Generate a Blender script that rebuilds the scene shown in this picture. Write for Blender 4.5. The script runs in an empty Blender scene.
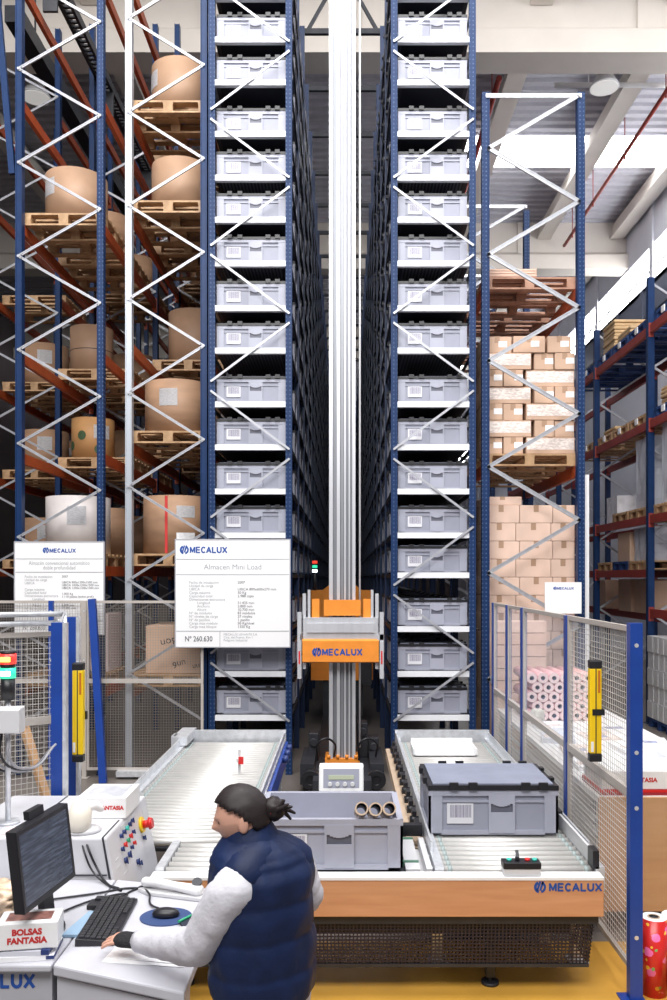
import bpy, bmesh, math, random
from mathutils import Vector, Matrix, Quaternion, noise
random.seed(7)
PI = math.pi
SC = bpy.context.scene
COL = SC.collection

# ------------------------------------------------------------------ camera, sky, light, exposure
F_PX = 833.0
cam = bpy.data.cameras.new('camera')
cam.sensor_fit = 'HORIZONTAL'; cam.sensor_width = 36.0
cam.lens = 36.0 * F_PX / 667.0
cam.shift_x = -(345.0 - 333.5) / 667.0
cam.shift_y = (577.0 - 500.0) / 667.0
cam.clip_end = 200
cam_o = bpy.data.objects.new('camera', cam); COL.objects.link(cam_o)
cam_o.location = (0, 0, 2.3); cam_o.rotation_euler = (PI/2, 0, 0)
SC.camera = cam_o

world = bpy.data.worlds.new('world'); SC.world = world; world.use_nodes = True
bg = world.node_tree.nodes['Background']
bg.inputs[0].default_value = (0.93, 0.96, 1.0, 1); bg.inputs[1].default_value = 0.12

def area(name, loc, target, sx, sy, power, col=(1, 1, 1)):
    l = bpy.data.lights.new(name, 'AREA'); l.shape = 'RECTANGLE'; l.size = sx; l.size_y = sy
    l.energy = power; l.color = col
    o = bpy.data.objects.new(name, l); COL.objects.link(o); o.location = loc
    o.rotation_euler = (Vector(target) - Vector(loc)).to_track_quat('-Z', 'Y').to_euler()
    return o
area('roof_light_hall', (0.0, 4.6, 12.8), (0.0, 7.6, 0.0), 11, 4, 1150, (1, 0.985, 0.965))
area('front_fill_light', (-1.5, -2.5, 10.5), (0.0, 9.7, 3.8), 10, 5, 1250, (1, 0.985, 0.97))  # added frontal fill, balances the overhead light
area('roof_light_side', (5.5, 9.0, 12.4), (4.5, 11.0, 1.0), 5, 4, 180, (1, 1, 1))

SC.view_settings.view_transform = 'Standard'
SC.view_settings.look = 'None'
SC.view_settings.gamma = 1.0
SC.view_settings.use_curve_mapping = False
SC.view_settings.exposure = 0.5

# ------------------------------------------------------------------ materials
MATS = {}
def mat(name, col, rough=0.5, metal=0.0, noise_amt=0.0, noise_scale=8.0, spec=0.5, emit=None, estr=0.0, bump=0.0, stretch=None):
    if name in MATS: return MATS[name]
    m = bpy.data.materials.new(name); m.use_nodes = True
    nt = m.node_tree; b = nt.nodes['Principled BSDF']
    b.inputs['Base Color'].default_value = (*col, 1)
    b.inputs['Roughness'].default_value = rough; b.inputs['Metallic'].default_value = metal
    b.inputs['Specular IOR Level'].default_value = spec
    if emit:
        b.inputs['Emission Color'].default_value = (*emit, 1); b.inputs['Emission Strength'].default_value = estr
    if noise_amt > 0 or bump > 0:
        tc = nt.nodes.new('ShaderNodeTexCoord'); mp = nt.nodes.new('ShaderNodeMapping')
        if stretch: mp.inputs['Scale'].default_value = stretch
        nz = nt.nodes.new('ShaderNodeTexNoise'); nz.inputs['Scale'].default_value = noise_scale; nz.inputs['Detail'].default_value = 5
        nt.links.new(tc.outputs['Object'], mp.inputs[0]); nt.links.new(mp.outputs[0], nz.inputs['Vector'])
        if noise_amt > 0:
            r = nt.nodes.new('ShaderNodeValToRGB')
            r.color_ramp.elements[0].position = 0.3; r.color_ramp.elements[1].position = 0.7
            r.color_ramp.elements[0].color = (*[c * (1 - noise_amt) for c in col], 1)
            r.color_ramp.elements[1].color = (*[min(1, c * (1 + noise_amt)) for c in col], 1)
            nt.links.new(nz.outputs['Fac'], r.inputs[0]); nt.links.new(r.outputs[0], b.inputs['Base Color'])
        if bump > 0:
            bp = nt.nodes.new('ShaderNodeBump'); bp.inputs['Strength'].default_value = bump; bp.inputs['Distance'].default_value = 0.02
            nt.links.new(nz.outputs['Fac'], bp.inputs['Height']); nt.links.new(bp.outputs[0], b.inputs['Normal'])
    MATS[name] = m
    return m

def mat_dots(name, col, dot, pitch_z=0.05, axis='X', pitch=0.045, rad=0.28, rough=0.45, metal=0.0, spec=0.2):
    """paint with a regular grid of punched holes (rack uprights)"""
    m = bpy.data.materials.new(name); m.use_nodes = True; nt = m.node_tree; b = nt.nodes['Principled BSDF']
    b.inputs['Roughness'].default_value = rough; b.inputs['Metallic'].default_value = metal; b.inputs['Specular IOR Level'].default_value = spec
    tc = nt.nodes.new('ShaderNodeTexCoord'); sp = nt.nodes.new('ShaderNodeSeparateXYZ')
    nt.links.new(tc.outputs['Object'], sp.inputs[0])
    def M(op, a, v=None, c=None):
        n = nt.nodes.new('ShaderNodeMath'); n.operation = op
        for i, q in enumerate((a, v, c)):
            if q is None: continue
            if isinstance(q, (int, float)): n.inputs[i].default_value = q
            else: nt.links.new(q, n.inputs[i])
        return n.outputs[0]
    fx = M('SUBTRACT', M('FRACT', M('DIVIDE', M('ADD', sp.outputs[0], 50.0), pitch)), 0.5)
    fz = M('SUBTRACT', M('FRACT', M('DIVIDE', M('ADD', sp.outputs[2], 50.0), pitch_z)), 0.5)
    d = M('SQRT', M('ADD', M('MULTIPLY', fx, fx), M('MULTIPLY', fz, fz)))
    k = M('LESS_THAN', d, rad)
    mx = nt.nodes.new('ShaderNodeMix'); mx.data_type = 'RGBA'
    mx.inputs[6].default_value = (*col, 1); mx.inputs[7].default_value = (*dot, 1)
    nt.links.new(k, mx.inputs[0]); nt.links.new(mx.outputs[2], b.inputs['Base Color'])
    MATS[name] = m
    return m

def mat_bars(name, freq=220.0, axis=0, bg_=(0.9, 0.9, 0.92), fg=(0.12, 0.1, 0.2), zlo=None, zhi=None):
    """white label with printed bar code lines"""
    m = bpy.data.materials.new(name); m.use_nodes = True; nt = m.node_tree; b = nt.nodes['Principled BSDF']
    b.inputs['Roughness'].default_value = 0.6
    tc = nt.nodes.new('ShaderNodeTexCoord'); sp = nt.nodes.new('ShaderNodeSeparateXYZ')
    nt.links.new(tc.outputs['Generated'], sp.inputs[0])
    nz = nt.nodes.new('ShaderNodeTexNoise'); nz.noise_dimensions = '1D'; nz.inputs['Scale'].default_value = freq; nz.inputs['Detail'].default_value = 0
    nt.links.new(sp.outputs[0], nz.inputs['W'])
    def M(op, a, v):
        n = nt.nodes.new('ShaderNodeMath'); n.operation = op
        for i, q in enumerate((a, v)):
            if isinstance(q, (int, float)): n.inputs[i].default_value = q
            else: nt.links.new(q, n.inputs[i])
        return n.outputs[0]
    k = M('GREATER_THAN', nz.outputs['Fac'], 0.5)
    k = M('MULTIPLY', k, M('GREATER_THAN', sp.outputs[2], 0.3)); k = M('MULTIPLY', k, M('LESS_THAN', sp.outputs[2], 0.94))
    k = M('MULTIPLY', k, M('GREATER_THAN', sp.outputs[0], 0.12)); k = M('MULTIPLY', k, M('LESS_THAN', sp.outputs[0], 0.92))
    mx = nt.nodes.new('ShaderNodeMix'); mx.data_type = 'RGBA'
    mx.inputs[6].default_value = (*bg_, 1); mx.inputs[7].default_value = (*fg, 1)
    nt.links.new(k, mx.inputs[0]); nt.links.new(mx.outputs[2], b.inputs['Base Color'])
    MATS[name] = m
    return m

def mat_wood(name, a, b_, scale=3.0, stretch=(1, 8, 8), rough=0.55):
    m = bpy.data.materials.new(name); m.use_nodes = True; nt = m.node_tree; b = nt.nodes['Principled BSDF']
    b.inputs['Roughness'].default_value = rough
    tc = nt.nodes.new('ShaderNodeTexCoord'); mp = nt.nodes.new('ShaderNodeMapping'); mp.inputs['Scale'].default_value = stretch
    nz = nt.nodes.new('ShaderNodeTexNoise'); nz.inputs['Scale'].default_value = scale; nz.inputs['Detail'].default_value = 6; nz.inputs['Distortion'].default_value = 0.4
    r = nt.nodes.new('ShaderNodeValToRGB'); r.color_ramp.elements[0].position = 0.3; r.color_ramp.elements[1].position = 0.7
    r.color_ramp.elements[0].color = (*a, 1); r.color_ramp.elements[1].color = (*b_, 1)
    nt.links.new(tc.outputs['Object'], mp.inputs[0]); nt.links.new(mp.outputs[0], nz.inputs['Vector'])
    nt.links.new(nz.outputs['Fac'], r.inputs[0]); nt.links.new(r.outputs[0], b.inputs['Base Color'])
    MATS[name] = m
    return m

def mat_clear(name, tint, alpha=0.12, rough=0.1):
    m = bpy.data.materials.new(name); m.use_nodes = True; nt = m.node_tree
    for n in list(nt.nodes): nt.nodes.remove(n)
    out = nt.nodes.new('ShaderNodeOutputMaterial'); mx = nt.nodes.new('ShaderNodeMixShader')
    tr = nt.nodes.new('ShaderNodeBsdfTransparent'); pb = nt.nodes.new('ShaderNodeBsdfPrincipled')
    tr.inputs[0].default_value = (0.97, 0.98, 1, 1)
    pb.inputs['Base Color'].default_value = (*tint, 1); pb.inputs['Roughness'].default_value = rough
    mx.inputs[0].default_value = alpha
    nt.links.new(tr.outputs[0], mx.inputs[1]); nt.links.new(pb.outputs[0], mx.inputs[2]); nt.links.new(mx.outputs[0], out.inputs[0])
    MATS[name] = m
    return m

BLUE = (0.009, 0.030, 0.098)
m_blue = mat('blue_paint', BLUE, 0.4, noise_amt=0.12, spec=0.2)
m_blue_dots = mat_dots('blue_punched_paint', (0.009, 0.030, 0.10), (0.06, 0.10, 0.2), 0.05, 'X', 0.042, 0.2)
m_blueshade = mat('aisle_shade_blue', (0.012, 0.03, 0.09), 0.45, noise_amt=0.12)  # blue picked dark to put the aisle's shade into the rear uprights
m_brightblue = mat('bright_blue_paint', (0.010, 0.052, 0.30), 0.38, noise_amt=0.08)
m_orange = mat('orange_beam_paint', (0.42, 0.075, 0.02), 0.45, noise_amt=0.15)
m_redbeam = mat('red_beam_paint', (0.27, 0.035, 0.025), 0.5, noise_amt=0.15)
m_galv = mat('galvanised_steel', (0.72, 0.74, 0.78), 0.38, 0.55, noise_amt=0.12, noise_scale=20)
m_brace = mat('zinc_brace', (0.42, 0.43, 0.47), 0.4, 0.35, noise_amt=0.1, noise_scale=20)
m_rail = mat('shelf_rail_paint', (0.80, 0.82, 0.86), 0.4, 0.0, noise_amt=0.04)
m_alu = mat('aluminium', (0.62, 0.63, 0.67), 0.35, 0.4, noise_amt=0.06, noise_scale=3, stretch=(6, 6, 0.5))
m_alud = mat('aluminium_groove_shade', (0.30, 0.31, 0.34), 0.45, 0.4)  # darker copy of the aluminium, groove shade put into the colour
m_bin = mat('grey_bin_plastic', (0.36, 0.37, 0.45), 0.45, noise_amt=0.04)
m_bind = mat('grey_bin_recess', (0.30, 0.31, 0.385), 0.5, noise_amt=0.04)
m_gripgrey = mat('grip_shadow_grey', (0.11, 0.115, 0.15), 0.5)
m_lidtop = mat('lid_grey_plastic', (0.23, 0.25, 0.33), 0.5, noise_amt=0.08)
m_traymesh = mat_dots('black_perforated_tray', (0.012, 0.012, 0.016), (0.09, 0.09, 0.10), 0.05, 'X', 0.04, 0.26)
m_black = mat('black_plastic', (0.012, 0.012, 0.016), 0.4)
m_dark = mat('dark_steel', (0.03, 0.032, 0.04), 0.5, 0.2, noise_amt=0.2)
m_white = mat('white_paint', (0.82, 0.82, 0.83), 0.4, noise_amt=0.03)
m_consolewhite = mat('console_white', (0.60, 0.60, 0.64), 0.35, noise_amt=0.03)
m_deskgrey = mat('desk_top_grey', (0.50, 0.50, 0.55), 0.4, noise_amt=0.04)
m_cabgrey = mat('desk_front_grey', (0.42, 0.42, 0.46), 0.45, noise_amt=0.04)
m_paper = mat('white_paper', (0.86, 0.86, 0.88), 0.7, noise_amt=0.03)
m_pinkpaper = mat('pinkish_paper', (0.80, 0.66, 0.66), 0.7)
m_kraft = mat('kraft_paper', (0.37, 0.22, 0.135), 0.6, noise_amt=0.12, noise_scale=3, stretch=(1, 1, 4))
m_kraft2 = mat('light_kraft_paper', (0.41, 0.255, 0.165), 0.55, noise_amt=0.1, noise_scale=3)
m_tan = mat('tan_wrap', (0.48, 0.25, 0.10), 0.55, noise_amt=0.1, noise_scale=4)
m_greyroll = mat('grey_white_roll', (0.62, 0.57, 0.56), 0.4, noise_amt=0.12, noise_scale=4)
m_carton = mat('brown_carton', (0.58, 0.39, 0.28), 0.7, noise_amt=0.08, noise_scale=4)
m_carton2 = mat('pale_carton', (0.72, 0.52, 0.42), 0.65, noise_amt=0.08, noise_scale=4)
m_tape = mat('carton_printed_band', (0.80, 0.68, 0.63), 0.5, noise_amt=0.3, noise_scale=26, stretch=(1, 1, 3))
m_pallet = mat_wood('pallet_wood', (0.36, 0.21, 0.105), (0.52, 0.33, 0.18), 4.0, (3, 3, 3))
m_palletd = mat_wood('old_pallet_wood', (0.30, 0.15, 0.10), (0.45, 0.25, 0.17), 4.0, (3, 3, 3))
m_bluepallet = mat('blue_pallet_paint', (0.01, 0.045, 0.17), 0.6, noise_amt=0.2)
m_panelwood = mat_wood('orange_beech_panel', (0.53, 0.25, 0.12), (0.62, 0.32, 0.165), 2.5, (1, 10, 10), 0.42)
m_bench = mat_wood('bench_board', (0.50, 0.29, 0.15), (0.57, 0.35, 0.19), 2.0, (1, 6, 6), 0.5)
m_craneorange = mat('crane_orange', (0.80, 0.27, 0.035), 0.4, noise_amt=0.06)
m_yellow = mat('curtain_yellow', (0.90, 0.60, 0.01), 0.35)
m_fencegrey = mat('fence_frame_beige', (0.46, 0.42, 0.39), 0.45, noise_amt=0.05)
m_wire = mat('fence_wire', (0.36, 0.32, 0.29), 0.5)
m_wirewhite = mat('fence_wire_pale', (0.60, 0.58, 0.56), 0.45, 0.0)
m_guard = mat('black_guard_mesh', (0.016, 0.014, 0.03), 0.4, 0.2)
m_signwhite = mat('sign_white', (0.86, 0.86, 0.88), 0.45)
m_logoblue = mat('logo_blue', (0.01, 0.07, 0.33), 0.5)
m_greytext = mat('grey_text', (0.34, 0.35, 0.38), 0.6)
m_darktext = mat('dark_text', (0.09, 0.09, 0.11), 0.6)
m_redtext = mat('red_text', (0.55, 0.03, 0.03), 0.5)
m_red = mat('red_button', (0.65, 0.02, 0.02), 0.35)
m_green = mat('green_button', (0.02, 0.33, 0.16), 0.35)
m_teal = mat('teal_button', (0.05, 0.5, 0.42), 0.35)
m_navybtn = mat('navy_switch', (0.02, 0.04, 0.16), 0.4)
m_cream = mat('cream_plastic', (0.78, 0.73, 0.64), 0.35)
m_lgrey = mat('light_grey_plastic', (0.62, 0.62, 0.64), 0.4)
m_concrete = mat('cream_concrete', (0.66, 0.61, 0.56), 0.75, noise_amt=0.04, noise_scale=1.5)
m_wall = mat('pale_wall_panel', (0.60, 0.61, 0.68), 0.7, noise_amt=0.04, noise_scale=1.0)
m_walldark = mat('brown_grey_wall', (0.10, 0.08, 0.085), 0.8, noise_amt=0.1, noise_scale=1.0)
m_roof = mat('roof_sheet', (0.48, 0.48, 0.54), 0.55, 0.1, noise_amt=0.05)
m_skylight = mat('skylight_panel', (0.9, 0.9, 0.9), 0.5, emit=(1, 1, 1), estr=6.0)
m_lampglow = mat('lamp_glass', (0.75, 0.74, 0.72), 0.2, emit=(1, 0.98, 0.95), estr=0.25)
m_beacon_r = mat('beacon_red', (0.7, 0.02, 0.03), 0.3, emit=(1, 0.06, 0.03), estr=0.8)
m_beacon_y = mat('beacon_yellow', (0.9, 0.6, 0.05), 0.3, emit=(1, 0.65, 0.1), estr=2.5)
m_beacon_g = mat('beacon_green', (0.02, 0.45, 0.25), 0.3, emit=(0.05, 0.9, 0.5), estr=0.7)
m_beacon_w = mat('beacon_white', (0.85, 0.9, 0.95), 0.3, emit=(0.85, 0.95, 1), estr=2.5)
m_skin = mat('skin', (0.62, 0.34, 0.25), 0.5, noise_amt=0.05)
m_hair = mat('dark_hair', (0.014, 0.008, 0.009), 0.6, noise_amt=0.3, noise_scale=40, stretch=(1, 1, 6))
m_vest = mat('navy_vest', (0.007, 0.016, 0.058), 0.55, spec=0.25, noise_amt=0.25, noise_scale=9, bump=0.4)
m_sleeve = mat('white_sleeve', (0.62, 0.61, 0.67), 0.8, noise_amt=0.05, noise_scale=14, bump=0.5)
m_glove = mat('black_knit', (0.01, 0.01, 0.013), 0.85, bump=0.5, noise_scale=80)
m_trouser = mat('pale_trousers', (0.55, 0.58, 0.66), 0.8, noise_amt=0.06)
m_shoe = mat('dark_shoe', (0.03, 0.03, 0.035), 0.5)
m_floor = mat('concrete_floor', (0.19, 0.165, 0.15), 0.35, noise_amt=0.12, noise_scale=0.9)
m_floory = mat('yellow_floor_paint', (0.62, 0.33, 0.05), 0.45, noise_amt=0.12, noise_scale=2.2)
m_screen = None
m_clear = mat_clear('clear_sheet', (0.7, 0.75, 0.85), 0.14, 0.15)
m_wrap = mat_clear('stretch_wrap', (0.72, 0.74, 0.82), 0.55, 0.2)
m_bag = mat_clear('thin_poly_bag', (0.75, 0.78, 0.88), 0.5, 0.2)
m_bluesheet = mat('pale_blue_folder', (0.30, 0.45, 0.62), 0.35)
m_barcode = mat_bars('bar_code_label', 60.0, bg_=(0.68, 0.68, 0.72))
m_label = mat('paper_label', (0.80, 0.80, 0.83), 0.6, noise_amt=0.18, noise_scale=30, stretch=(1, 1, 5))
m_pinkroll = mat('pink_wrapping_paper', (0.75, 0.42, 0.42), 0.4, noise_amt=0.25, noise_scale=22)
m_pinkend = mat('pale_pink_roll_end', (0.80, 0.60, 0.58), 0.6)
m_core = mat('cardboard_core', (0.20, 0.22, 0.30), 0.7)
m_corekraft = mat('kraft_tube', (0.50, 0.38, 0.28), 0.6)
m_hose = mat('grey_cable', (0.35, 0.35, 0.38), 0.4)

def floral():
    m = bpy.data.materials.new('red_floral_paper'); m.use_nodes = True; nt = m.node_tree; b = nt.nodes['Principled BSDF']
    b.inputs['Roughness'].default_value = 0.3
    tc = nt.nodes.new('ShaderNodeTexCoord')
    prev = None
    base = (0.62, 0.022, 0.02, 1)
    for sc_, thr, colr, off in ((11, 0.27, (0.85, 0.16, 0.42, 1), 0), (17, 0.19, (0.85, 0.5, 0.05, 1), 3.3), (15, 0.15, (0.2, 0.42, 0.12, 1), 7.7)):
        mp = nt.nodes.new('ShaderNodeMapping'); mp.inputs['Location'].default_value = (off, off, off)
        v = nt.nodes.new('ShaderNodeTexVoronoi'); v.inputs['Scale'].default_value = sc_
        nz = nt.nodes.new('ShaderNodeTexNoise'); nz.inputs['Scale'].default_value = 40
        ad = nt.nodes.new('ShaderNodeMath'); ad.operation = 'MULTIPLY_ADD'; ad.inputs[1].default_value = 0.25
        lt = nt.nodes.new('ShaderNodeMath'); lt.operation = 'LESS_THAN'; lt.inputs[1].default_value = thr + 0.12
        mx = nt.nodes.new('ShaderNodeMix'); mx.data_type = 'RGBA'; mx.inputs[7].default_value = colr
        nt.links.new(tc.outputs['Object'], mp.inputs[0]); nt.links.new(mp.outputs[0], v.inputs['Vector']); nt.links.new(tc.outputs['Object'], nz.inputs['Vector'])
        nt.links.new(nz.outputs['Fac'], ad.inputs[0]); nt.links.new(v.outputs['Distance'], ad.inputs[2])
        nt.links.new(ad.outputs[0], lt.inputs[0]); nt.links.new(lt.outputs[0], mx.inputs[0])
        if prev is None: mx.inputs[6].default_value = base
        else: nt.links.new(prev, mx.inputs[6])
        prev = mx.outputs[2]
    nt.links.new(prev, b.inputs['Base Color'])
    return m
m_floral = floral()

def screen_mat():
    m = bpy.data.materials.new('monitor_picture'); m.use_nodes = True; nt = m.node_tree; b = nt.nodes['Principled BSDF']
    b.inputs['Roughness'].default_value = 0.25
    tc = nt.nodes.new('ShaderNodeTexCoord'); mp = nt.nodes.new('ShaderNodeMapping'); mp.inputs['Scale'].default_value = (2, 5, 60)
    nz = nt.nodes.new('ShaderNodeTexNoise'); nz.inputs['Scale'].default_value = 1.6; nz.inputs['Detail'].default_value = 3
    r = nt.nodes.new('ShaderNodeValToRGB')
    r.color_ramp.elements[0].position = 0.45; r.color_ramp.elements[0].color = (0.025, 0.032, 0.05, 1)
    r.color_ramp.elements[1].position = 0.75; r.color_ramp.elements[1].color = (0.075, 0.09, 0.13, 1)
    nt.links.new(tc.outputs['Object'], mp.inputs[0]); nt.links.new(mp.outputs[0], nz.inputs['Vector']); nt.links.new(nz.outputs['Fac'], r.inputs[0])
    nt.links.new(r.outputs[0], b.inputs['Base Color']); nt.links.new(r.outputs[0], b.inputs['Emission Color']); b.inputs['Emission Strength'].default_value = 0.35
    return m
m_screen = screen_mat()

# ------------------------------------------------------------------ mesh helpers
def B(): return bmesh.new()
def quad(bm, vs, mi=0):
    f = bm.faces.new([bm.verts.new(v) for v in vs]); f.material_index = mi
    return f
HEX = ((0, 3, 2, 1), (4, 5, 6, 7), (0, 1, 5, 4), (1, 2, 6, 5), (2, 3, 7, 6), (3, 0, 4, 7))
def hexa(bm, p, mi=0):
    v = [bm.verts.new(q) for q in p]
    for f in HEX:
        bm.faces.new([v[i] for i in f]).material_index = mi
def bx(bm, x0, x1, y0, y1, z0, z1, mi=0):
    hexa(bm, [(x0, y0, z0), (x1, y0, z0), (x1, y1, z0), (x0, y1, z0), (x0, y0, z1), (x1, y0, z1), (x1, y1, z1), (x0, y1, z1)], mi)
def bar(bm, p0, p1, w, h, mi=0, up=(0, 0, 1)):
    p0, p1 = Vector(p0), Vector(p1); d = (p1 - p0).normalized(); up = Vector(up)
    if abs(d.dot(up)) > 0.98: up = Vector((0, 1, 0))
    s = d.cross(up).normalized(); u = s.cross(d).normalized()
    a, b_ = s * w / 2, u * h / 2
    hexa(bm, [p0 - a - b_, p0 + a - b_, p1 + a - b_, p1 - a - b_, p0 - a + b_, p0 + a + b_, p1 + a + b_, p1 - a + b_], mi)
def cyl(bm, p0, p1, r, n=16, mi=0, r2=None, cap=True, smooth=True):
    p0, p1 = Vector(p0), Vector(p1); d = (p1 - p0).normalized(); r2 = r if r2 is None else r2
    up = Vector((0, 0, 1)) if abs(d.z) < 0.9 else Vector((1, 0, 0))
    s = d.cross(up).normalized(); u = s.cross(d).normalized()
    A = [bm.verts.new(p0 + (s * math.cos(2*PI*i/n) + u * math.sin(2*PI*i/n)) * r) for i in range(n)]
    C = [bm.verts.new(p1 + (s * math.cos(2*PI*i/n) + u * math.sin(2*PI*i/n)) * r2) for i in range(n)]
    for i in range(n):
        f = bm.faces.new([A[i], A[(i+1) % n], C[(i+1) % n], C[i]]); f.material_index = mi; f.smooth = smooth
    if cap:
        bm.faces.new(A[::-1]).material_index = mi; bm.faces.new(C).material_index = mi
def ring_tube(bm, p0, p1, r, ri, n=16, mi=0, mi_in=1, depth=None):
    """a tube with a hole: outer wall, annular ends, inner wall"""
    p0, p1 = Vector(p0), Vector(p1); d = (p1 - p0).normalized()
    up = Vector((0, 0, 1)) if abs(d.z) < 0.9 else Vector((1, 0, 0))
    s = d.cross(up).normalized(); u = s.cross(d).normalized()
    def R(p, q): return [bm.verts.new(p + (s * math.cos(2*PI*i/n) + u * math.sin(2*PI*i/n)) * q) for i in range(n)]
    o0, o1, i0, i1 = R(p0, r), R(p1, r), R(p0, ri), R(p1, ri)
    for i in range(n):
        j = (i + 1) % n
        f = bm.faces.new([o0[i], o0[j], o1[j], o1[i]]); f.material_index = mi; f.smooth = True
        f = bm.faces.new([i0[j], i0[i], i1[i], i1[j]]); f.material_index = mi_in; f.smooth = True
        bm.faces.new([o0[j], o0[i], i0[i], i0[j]]).material_index = mi + 2 if False else mi
        bm.faces.new([o1[i], o1[j], i1[j], i1[i]]).material_index = mi
def loft(bm, rings, mi=0, cap=True, smooth=True):
    R = [[bm.verts.new(p) for p in r] for r in rings]
    n = len(R[0])
    for a, b_ in zip(R, R[1:]):
        for i in range(n):
            f = bm.faces.new([a[i], a[(i+1) % n], b_[(i+1) % n], b_[i]]); f.material_index = mi; f.smooth = smooth
    if cap:
        bm.faces.new(R[0][::-1]).material_index = mi; bm.faces.new(R[-1]).material_index = mi
def limb(bm, pts, radii, n=14, mi=0, flat=1.0, side=None):
    """tapered tube through joints, closed with rounded ends"""
    P = [Vector(p) for p in pts]
    d0, d1 = (P[1] - P[0]).normalized(), (P[-1] - P[-2]).normalized()
    PP = [P[0] - d0 * radii[0] * 0.8, P[0] - d0 * radii[0] * 0.45] + P + [P[-1] + d1 * radii[-1] * 0.45, P[-1] + d1 * radii[-1] * 0.8]
    RR = [radii[0] * 0.45, radii[0] * 0.85] + list(radii) + [radii[-1] * 0.85, radii[-1] * 0.45]
    rings = []
    ref = Vector(side) if side else Vector((0.31, 0.2, 0.93))
    for i, p in enumerate(PP):
        t = (PP[min(i+1, len(PP)-1)] - PP[max(i-1, 0)]).normalized()
        s = t.cross(ref).normalized(); u = s.cross(t).normalized()
        rings.append([p + (s * math.cos(2*PI*k/n) + u * math.sin(2*PI*k/n) * flat) * RR[i] for k in range(n)])
    loft(bm, rings, mi)
def prism(bm, poly, axis, a, b_, mi=0):
    """polygon in the plane across `axis`, extruded from a to b_"""
    def P(q, t):
        return {'X': (t, q[0], q[1]), 'Y': (q[0], t, q[1]), 'Z': (q[0], q[1], t)}[axis]
    A = [bm.verts.new(P(q, a)) for q in poly]; C = [bm.verts.new(P(q, b_)) for q in poly]
    n = len(poly)
    for i in range(n):
        bm.faces.new([A[i], A[(i+1) % n], C[(i+1) % n], C[i]]).material_index = mi
    bm.faces.new(A[::-1]).material_index = mi; bm.faces.new(C).material_index = mi
def blob(bm, c, r, seed=0, amp=0.25, freq=3.0, sub=3, mi=0):
    ret = bmesh.ops.create_icosphere(bm, subdivisions=sub, radius=1.0)
    for v in ret['verts']:
        d = v.co.normalized()
        k = 1 + amp * noise.noise(d * freq + Vector((seed, seed * 1.7, 0)))
        v.co = Vector((c[0] + d.x * r[0] * k, c[1] + d.y * r[1] * k, c[2] + d.z * r[2] * k))
        for f in v.link_faces: f.smooth = True; f.material_index = mi

def obj(name, bm, m, parent=None, fix=True, bevel=0.0, local=False, loc=None):
    bmesh.ops.recalc_face_normals(bm, faces=bm.faces[:])
    if parent is not None and not local:
        off = Vector((0, 0, 0)); p = parent
        while p is not None: off += p.location; p = p.parent
        bmesh.ops.translate(bm, verts=bm.verts[:], vec=-off)
    elif loc is not None:
        bmesh.ops.translate(bm, verts=bm.verts[:], vec=-Vector(loc))
    me = bpy.data.meshes.new(name); bm.to_mesh(me); bm.free()
    for q in (m if isinstance(m, (list, tuple)) else [m]): me.materials.append(q)
    o = bpy.data.objects.new(name, me); COL.objects.link(o)
    if parent is not None: o.parent = parent
    elif loc is not None: o.location = loc
    if bevel > 0:
        md = o.modifiers.new('soft_edges', 'BEVEL'); md.width = bevel; md.segments = 2; md.limit_method = 'ANGLE'
    return o
def thing(name, label, cat, loc=(0, 0, 0), group=None, rz=0):
    o = bpy.data.objects.new(name, None); COL.objects.link(o); o.location = loc; o.rotation_euler = (0, 0, rz); o.empty_display_size = 0.1
    return tag(o, label, cat, group)
def tag(o, label, cat, group=None):
    o['label'] = label; o['category'] = cat
    if group: o['group'] = group
    return o
def struct(name, bm, m, parent=None):
    o = obj(name, bm, m, parent)
    if parent is None: o['kind'] = 'structure'
    return o
def dup(root, loc, label, rz=None, group=None):
    r = root.copy(); COL.objects.link(r); r.location = loc; r['label'] = label
    if rz is not None: r.rotation_euler = (0, 0, rz)
    if group: r['group'] = group
    for ch in list(root.children):
        c = ch.copy(); COL.objects.link(c); c.parent = r
        for g in list(ch.children):
            d = g.copy(); COL.objects.link(d); d.parent = c
    return r
def text(name, body, size, loc, m, parent=None, rot=(PI/2, 0, 0), align='LEFT', ext=0.0008, space=1.0, bold=0.0, shear=0.0, sx=1.0):
    cu = bpy.data.curves.new(name, 'FONT'); cu.body = body; cu.size = size; cu.extrude = ext; cu.align_x = align; cu.align_y = 'CENTER'
    cu.space_line = space; cu.offset = bold; cu.shear = shear; cu.resolution_u = 3
    cu.materials.append(m)
    o = bpy.data.objects.new(name, cu); COL.objects.link(o)
    off = Vector((0, 0, 0)); p = parent
    while p is not None: off += p.location; p = p.parent
    o.location = Vector(loc) - off; o.rotation_euler = rot; o.scale = (sx, 1, 1)
    if parent is not None: o.parent = parent
    return o
def cable(name, pts, r, m, parent=None):
    cu = bpy.data.curves.new(name, 'CURVE'); cu.dimensions = '3D'; cu.bevel_depth = r; cu.bevel_resolution = 2; cu.resolution_u = 8
    off = Vector((0, 0, 0)); p = parent
    while p is not None: off += p.location; p = p.parent
    s = cu.splines.new('BEZIER'); s.bezier_points.add(len(pts) - 1)
    for q, bp in zip(pts, s.bezier_points):
        bp.co = Vector(q) - off; bp.handle_left_type = bp.handle_right_type = 'AUTO'
    cu.materials.append(m)
    o = bpy.data.objects.new(name, cu); COL.objects.link(o)
    if parent is not None: o.parent = parent
    return o
ORD = ['lowest', 'second', 'third', 'fourth', 'fifth', 'sixth', 'seventh', 'eighth', 'ninth', 'tenth', 'eleventh', 'twelfth', 'thirteenth',
       'fourteenth', 'fifteenth', 'sixteenth', 'seventeenth', 'eighteenth', 'nineteenth', 'twentieth']
NTH = ['first'] + ORD[1:]

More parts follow.
